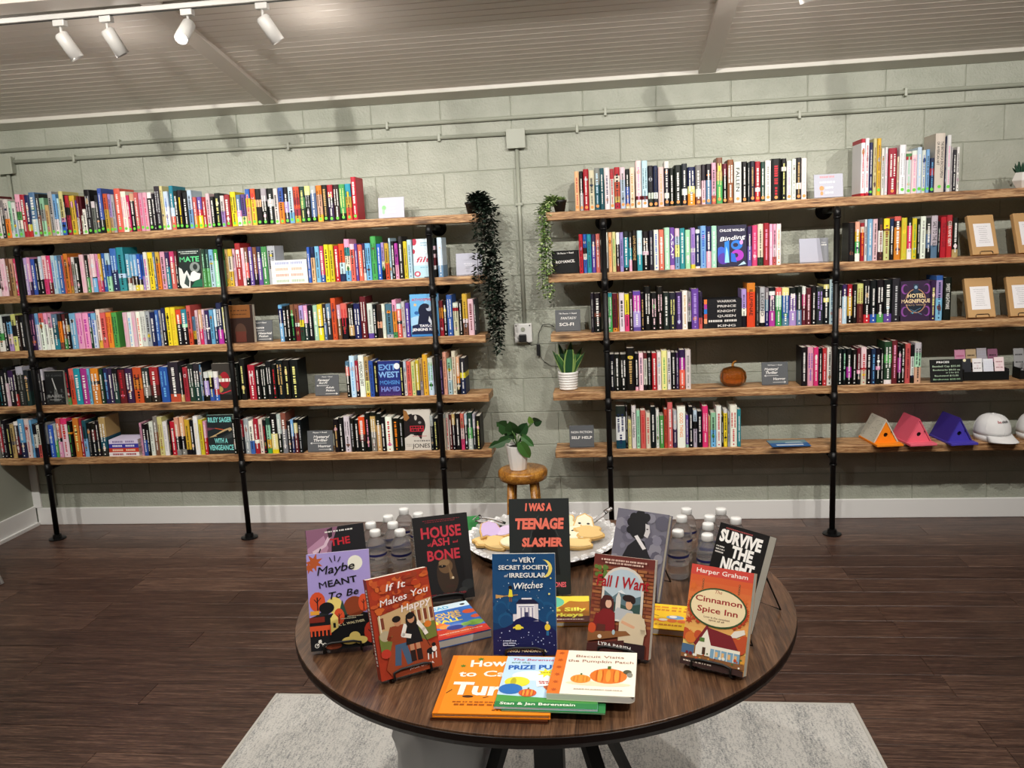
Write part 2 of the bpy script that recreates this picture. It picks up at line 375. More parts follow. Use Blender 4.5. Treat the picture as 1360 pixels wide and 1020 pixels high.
def clip(pts, w, h):
    """outline cut off at the edges of a w by h cover"""
    for ax, lim, sg in ((0, -w/2, 1), (0, w/2, -1), (1, 0, 1), (1, h, -1)):
        out = []
        for p, q in zip(pts, pts[1:]+pts[:1]):
            a_, b_ = (p[ax]-lim)*sg, (q[ax]-lim)*sg
            if a_ >= 0: out.append(p)
            if (a_ >= 0) != (b_ >= 0):
                t = a_/(a_-b_); out.append((p[0]+(q[0]-p[0])*t, p[1]+(q[1]-p[1])*t))
        pts = out
        if len(pts) < 3: return []
    return pts
class Art(MB):
    """flat print on a cover: x from 0 to 1 across, z from 0 to 1 up, laid on the plane y=0 facing -y"""
    def __init__(s, w, h): super().__init__(); s.w, s.h = w, h; s.y = -0.0003
    def q(s, x, z): return (x-0.5)*s.w, z*s.h
    def flat(s, pts, col):
        pts = clip(list(pts), s.w, s.h)
        if pts: s.poly([(p[0], s.y, p[1]) for p in pts], col)
    def P(s, col, *pts):
        s.y -= 0.00004
        s.flat([s.q(a, b) for a, b in pts], col)
    def R(s, col, x0, z0, x1, z1): s.P(col, (x0, z0), (x1, z0), (x1, z1), (x0, z1))
    def E(s, col, x, z, rx, rz=None, n=18, rot=0.0, a0=0.0, a1=2*PI):
        """ellipse; rx is a share of the width, rz of the width too"""
        rz = rx if rz is None else rz; cx, cz = s.q(x, z); s.y -= 0.00004
        pts = []
        m = n if a1-a0 > 6.28 else n+1
        for i in range(m):
            t = a0+(a1-a0)*i/n; a, b = rx*s.w*math.cos(t), rz*s.w*math.sin(t)
            pts.append((cx + a*math.cos(rot) - b*math.sin(rot), cz + a*math.sin(rot) + b*math.cos(rot)))
        s.flat(pts, col)
    def L(s, col, t, *pts):
        """poly-line of thickness t (share of width)"""
        s.y -= 0.00004
        for (a, b), (c, d) in zip(pts, pts[1:]):
            p, r = Vector(s.q(a, b)), Vector(s.q(c, d)); e = (r-p)
            if e.length < 1e-7: continue
            e.normalize(); n_ = Vector((-e.y, e.x))*t*s.w/2; p = p-e*t*s.w*0.3; r = r+e*t*s.w*0.3
            s.flat([(u.x, u.y) for u in (p-n_, r-n_, r+n_, p+n_)], col)
    def T(s, txt, x, z, cap, col, bold=0.02, shear=0.0, align='c', rot=0.0, width=None, sx=1.0, outline=None):
        cx, cz = s.q(x, z)
        if outline:
            s.y -= 0.00004
            put_text(s, txt, cx+0.0006, cz-0.0005, cap*s.h, outline, s.y, bold, shear, align, rot, width and width*s.w, sx)
        s.y -= 0.00004
        put_text(s, txt, cx, cz, cap*s.h, col, s.y, bold, shear, align, rot, width and width*s.w, sx)
    def bars(s, x0, x1, z, cap, col, n=12):
        """a line of print too small to read"""
        s.y -= 0.00004; x = x0
        while x < x1-0.01:
            w = (x1-x0)/n*random.uniform(0.5, 1.5)
            a, b = s.q(x, z), s.q(min(x+w, x1), z+cap)
            s.poly([(a[0], s.y, a[1]), (b[0], s.y, a[1]), (b[0], s.y, b[1]), (a[0], s.y, b[1])], col)
            x += w + (x1-x0)/n*random.choice((0.25, 0.25, 0.6))
# ------------------------------------------------------------------ room
XL, XR, YB = -3.80, 5.0, -9.0
SL = 0.181
def ceil_z(y): return 2.525 - SL*y if y > -4.9 else 2.525 + SL*4.9 + SL*(y+4.9)
# floor: a dark bed with the planks on it
fl = struct('floor', MB().box(XL-0.1, XR+0.1, YB-0.1, 0.1, -0.08, -0.006), M['black'])
pm = {}
PW, PL = 0.152, 1.22
mb = MB().box(0.0007, PL-0.0007, -PW+0.0007, -0.0007, -0.0055, 0.0)
proto = mb.build('plank', 'floor', fl); soften(proto, 0.0012, 1)
k = 0
for r in range(25):
    off = (r*0.397 + (r % 3)*0.21) % PL
    for c in range(8):
        x = XL - off + c*PL
        if x > 3.2: continue
        o = proto if k == 0 else proto.copy()
        if k: COL.objects.link(o)
        o.parent = fl; o.location = (x, -r*PW, 0); k += 1
# the part of the floor behind the camera stays plain
struct('floor_section', MB().box(XL, XR, YB, -25*PW-0.002, -0.006, 0.0), 'floor', fl)
struct('floor_section', MB().box(3.2+PL*0.0, XR, -25*PW, 0, -0.006, -0.0001), 'floor', fl)

# back wall of painted concrete block
wb = struct('wall_back', MB().box(XL-0.12, XR+0.12, 0.0, 0.15, -0.02, 2.62), 'mortar')
BW, BH = 0.4064, 0.2032
def block_mesh(w, h):
    b = MB(); e = 0.0014; d = 0.003
    x0, x1, z0, z1 = e, w-e, e, h-e
    b.add([(x0,0.001,z0),(x1,0.001,z0),(x1,0.001,z1),(x0,0.001,z1),(x0+d,-0.004,z0+d),(x1-d,-0.004,z0+d),(x1-d,-0.004,z1-d),(x0+d,-0.004,z1-d)],
          [(4,5,6,7),(0,1,5,4),(1,2,6,5),(2,3,7,6),(3,0,4,7)])
    return b
bproto = {}
def put_block(x, z, w, h):
    key = (round(w, 3), round(h, 3))
    if key not in bproto:
        bproto[key] = block_mesh(w, h).build('block', 'block', wb); o = bproto[key]
    else:
        o = bproto[key].copy(); COL.objects.link(o); o.parent = wb
    o.location = (x, 0, z)
for kk in range(1, 14):
    ztop = 2.10 - (kk-3)*BH; z0 = max(ztop-BH, 0.0)
    half = 0.0 if kk % 2 == 0 else BW/2      # the course under line 2 has its joints on the grid
    x = -3.58 - BW + half
    while x < 2.9:
        a = max(x, XL); put_block(a, z0, x+BW-a, ztop-z0); x += BW
struct('wall_panel', MB().box(x, XR, -0.004, 0.001, 0.0, 2.5), 'block', wb)
struct('wall_left', MB().box(XL-0.12, XL, YB, 0.0, -0.02, 4.2), 'wall')
struct('wall_right', MB().box(XR, XR+0.12, YB, 0.0, -0.02, 4.2), 'wall')
struct('wall_front', MB().box(XL, XR, YB-0.12, YB, -0.02, 3.2), 'wall')
soften(struct('baseboard_back', MB().box(XL+0.02, XR, -0.018, -0.004, 0.0, 0.115), 'trim'), 0.004)
lb = struct('baseboard_left', MB().box(XL, XL+0.016, YB, -0.02, 0.0, 0.13), 'trim'); soften(lb, 0.004)
struct('shoe_moulding', MB().box(XL+0.016, XL+0.03, YB, -0.02, 0.0, 0.02), 'trim', lb)
soften(struct('trim_1', MB().box(XL, XL+0.055, -0.02, -0.004, 0.115, 2.5), 'trim'), 0.003)

# sloped beadboard ceiling
cl = struct('ceiling', MB().add([(XL-.1, .1, ceil_z(.1)+.012), (XR+.1, .1, ceil_z(.1)+.012), (XR+.1, -4.9, ceil_z(-4.9)+.012), (XL-.1, -4.9, ceil_z(-4.9)+.012),
       (XR+.1, YB-.1, ceil_z(YB-.1)+.012), (XL-.1, YB-.1, ceil_z(YB-.1)+.012)], [(0, 1, 2, 3), (3, 2, 4, 5)]), 'ceiling')
bd = MB(); pitch = 0.056; y = 0.0; prof = []
while y > -4.9:
    for dy, dz in ((0, 0.0012), (-0.002, 0.0003), (-0.003, 0.0), (-pitch+0.011, 0.0), (-pitch+0.009, -0.0006), (-pitch+0.006, -0.0009), (-pitch+0.003, -0.0006), (-pitch+0.001, 0.0005)):
        prof.append((y+dy, ceil_z(y+dy)+dz))
    y -= pitch
n = len(prof)
bd.add([(XL, a, b) for a, b in prof] + [(XR, a, b) for a, b in prof], [(i, i+1, i+1+n, i+n) for i in range(n-1)])
o = bd.build('beadboard', 'ceiling', cl); o['kind'] = 'stuff'
def slope_box(x0, x1, ya, yb, t, mat, name):
    """a board lying against the slope from y=ya to y=yb, t thick"""
    za, zb = ceil_z(ya), ceil_z(yb)
    vs = [(x0, ya, za-t), (x1, ya, za-t), (x1, yb, zb-t), (x0, yb, zb-t), (x0, ya, za+.004), (x1, ya, za+.004), (x1, yb, zb+.004), (x0, yb, zb+.004)]
    return soften(struct(name, MB().add(vs, [(3,2,1,0),(4,5,6,7),(0,1,5,4),(1,2,6,5),(2,3,7,6),(3,0,4,7)]), mat), 0.003)
slope_box(XL, XR, -0.002, -0.125, 0.022, 'edge', 'trim_2')
for i, x in enumerate((-1.94, 0.50, 2.94)):
    slope_box(x, x+0.092, -0.126, -1.36, 0.020, 'batten', f'trim_{3+i}')
    slope_box(x, x+0.092, -1.46, -3.6, 0.020, 'batten', f'trim_{6+i}')
slope_box(XL, XR, -1.362, -1.458, 0.022, 'batten', 'trim_9')

# ------------------------------------------------------------------ conduits and boxes on the wall
def conduit(name, label, runs, straps, group=None):
    t = thing(name, label, 'conduit', (0, 0, 0), group=group)
    for r in runs: MB().tube(r, 0.0115, 10).build('pipe', 'conduit', t, True)
    for x, z, vert in straps:
        m = MB()
        if vert: m.box(x-0.022, x+0.022, -0.0285, -0.004, z-0.008, z+0.008)
        else: m.box(x-0.008, x+0.008, -0.0285, -0.004, z-0.022, z+0.022)
        soften(m.build('strap', 'conduit', t), 0.003)
    return t
conduit('wall_conduit', 'upper of the two long painted conduits running along the top of the block wall', [[(XL, -0.016, 2.385), (XR-.6, -0.016, 2.376)]], [(-2.9, 2.384, 0), (-1.25, 2.382, 0), (0.0, 2.38, 0), (1.6, 2.379, 0)])
conduit('wall_conduit', 'lower painted conduit running left from the square junction box along the wall', [[(-3.6, -0.016, 2.316), (-0.56, -0.016, 2.296)]], [(-3.2, 2.313, 0), (-1.85, 2.304, 0), (-0.95, 2.299, 0)])
conduit('wall_conduit', 'lower painted conduit running right from the square junction box along the wall', [[(-0.455, -0.016, 2.297), (XR-.6, -0.016, 2.298)]], [(-0.16, 2.297, 0), (1.05, 2.298, 0)])
conduit('wall_conduit', 'vertical painted conduit dropping from the junction box down to the outlet', [[(-0.506, -0.016, 2.214), (-0.506, -0.016, 1.215)]], [(-0.506, 1.9, 1)])
conduit('wall_conduit', 'short vertical painted conduit below the junction box near the left wall', [[(-3.645, -0.016, 2.245), (-3.645, -0.016, 0.13)]], [])
def jbox(label, x, z, w, h):
    t = thing('junction_box', label, 'junction box', (x, 0, z))
    soften(MB().box(-w/2, w/2, -0.042, -0.004, -h/2, h/2).build('box_body', 'conduit', t), 0.005)
    soften(MB().box(-w/2-0.002, w/2+0.002, -0.047, -0.042, -h/2-0.002, h/2+0.002).build('cover_plate', 'conduit', t), 0.002)
    for sx in (-1, 1):
        for sz in (-1, 1): MB().tube([(sx*(w/2-.012), -0.0470, sz*(h/2-.012)), (sx*(w/2-.012), -0.0495, sz*(h/2-.012))], 0.004, 8).build('screw', 'conduit', t)
jbox('square painted junction box between the two shelf units, high on the wall', -0.507, 2.264, 0.104, 0.104)
jbox('painted junction box at the far left end of the lower conduit', -3.645, 2.295, 0.10, 0.10)
t = thing('wall_outlet', 'white weatherproof outlet with a black plug between the shelf units', 'outlet', (-0.515, 0, 1.158))
soften(MB().box(-0.052, 0.052, -0.04, -0.004, -0.056, 0.056).build('cover_plate', 'white', t), 0.006)
soften(MB().box(-0.024, 0.020, -0.066, -0.04, -0.050, -0.006).build('plug', 'plastic_black', t), 0.005)
MB().tube([(0, -0.041, 0.022), (0, -0.044, 0.022)], 0.013, 14).build('outlet_face', 'conduit', t)
for sx in (-1, 1): MB().tube([(sx*0.04, -0.04, 0.044), (sx*0.04, -0.042, 0.044)], 0.004, 8).build('screw', 'plastic_black', t)
t = thing('power_cable', 'thin black power cable with an inline switch hanging by the outlet', 'cable', (0, 0, 0))
MB().tube([(-0.50, -0.07, 1.118), (-0.47, -0.05, 1.085), (-0.43, -0.03, 1.09), (-0.425, -0.024, 1.15), (-0.40, -0.02, 1.20), (-0.36, -0.03, 1.205), (-0.33, -0.05, 1.19)], 0.0022, 6).build('wire', 'cable', t, True)
MB().tube([(-0.43, -0.025, 1.03), (-0.40, -0.012, 0.98), (-0.36, -0.012, 0.955), (-0.30, -0.012, 0.95)], 0.0014, 6).build('wire', 'cable', t, True)
soften(MB().box(-0.440, -0.420, -0.036, -0.016, 1.02, 1.09).build('inline_switch', 'plastic_black', t), 0.004)

# ------------------------------------------------------------------ shelves on black pipe
ZT = {'L': [1.852, 1.513, 1.181, .842, .515], 'R': [1.837, 1.500, 1.171, .837, .504]}
NTH = ['top', 'second', 'third', 'fourth', 'bottom']
TH = 0.045; YF, YK = -0.268, -0.084
for side, x0, x1 in (('L', -3.79, -0.703), ('R', -0.337, 2.75)):
    for i, z in enumerate(ZT[side]):
        b = MB(); n = 26; rr = random.Random(i*7+ord(side))
        vs = []
        for j in range(n+1):
            x = x0 + (x1-x0)*j/n; w = rr.uniform(-.0016, .0016); w2 = rr.uniform(-.0016, .0016)
            vs += [(x, YF+w, z-TH+w2), (x, YF+w, z), (x, YK, z), (x, YK, z-TH)]
        fs = [(a, a+4, a+5, a+1) for a in range(0, 4*n, 4)] + [(a+1, a+5, a+6, a+2) for a in range(0, 4*n, 4)] + \
             [(a+2, a+6, a+7, a+3) for a in range(0, 4*n, 4)] + [(a+3, a+7, a+4, a) for a in range(0, 4*n, 4)] + [(0, 1, 2, 3), (4*n+3, 4*n+2, 4*n+1, 4*n)]
        b.add([(p[0], p[1], p[2]) for p in vs], fs)
        o = b.build('shelf_board', 'shelf'); soften(o, 0.004, 2)
        tag(o, f'stained pine board, {NTH[i]} shelf of the {"left" if side == "L" else "right"} pipe shelving unit', 'shelf', 'pine shelf boards')
posts = [(-3.462, 'L', 'black iron pipe stand nearest the left wall'), (-2.209, 'L', 'black iron pipe stand in the middle of the left shelves'),
         (-0.987, 'L', 'black iron pipe stand at the right end of the left shelves'), (-0.028, 'R', 'black iron pipe stand at the left end of the right shelves'),
         (1.188, 'R', 'black iron pipe stand in the middle of the right shelves'), (2.42, 'R', 'black iron pipe stand at the far right end of the right shelves')]
PY = -0.2855
for px, side, lab in posts:
    t = thing('pipe_stand', lab, 'pipe bracket', (px, PY, 0), group='black pipe stands under the shelves')
    zt = ZT[side]; r = 0.0155
    MB().tube([(0, 0, 0.012), (0, 0, zt[0]-TH-0.019)], r, 14).build('upright', 'iron', t, True)
    MB().lathe([(0.050, 0.0), (0.050, 0.007), (0.026, 0.009), (0.024, 0.03), (0.0155, 0.032)], 22).build('floor_flange', 'iron', t)
    for i, z in enumerate(zt):
        za = z - TH - 0.0175
        arm = MB().tube([(0, 0, za), (0, -PY-0.012, za)], r, 12).build('arm', 'iron', t, True)
        MB().tube([(0, -PY-0.020, za), (0, -PY-0.004, za)], [0.024, 0.047], 20).build('wall_flange', 'iron', arm, True)
        c = MB()
        if i == 0: c.tube([(0, 0, za-0.045), (0, 0, za-0.012), (0, 0.004, za-0.002), (0, 0.014, za), (0, 0.045, za)], 0.0190, 14)
        else: c.tube([(0, 0, za-0.038), (0, 0, za+0.030)], 0.0188, 14); c.tube([(0, 0, za), (0, 0.04, za)], 0.0188, 12)
        c.tube([(0, 0, za-0.044), (0, 0, za-0.036)], 0.0205, 14)
        c.build('tee_fitting' if i else 'elbow_fitting', 'iron', t, True)

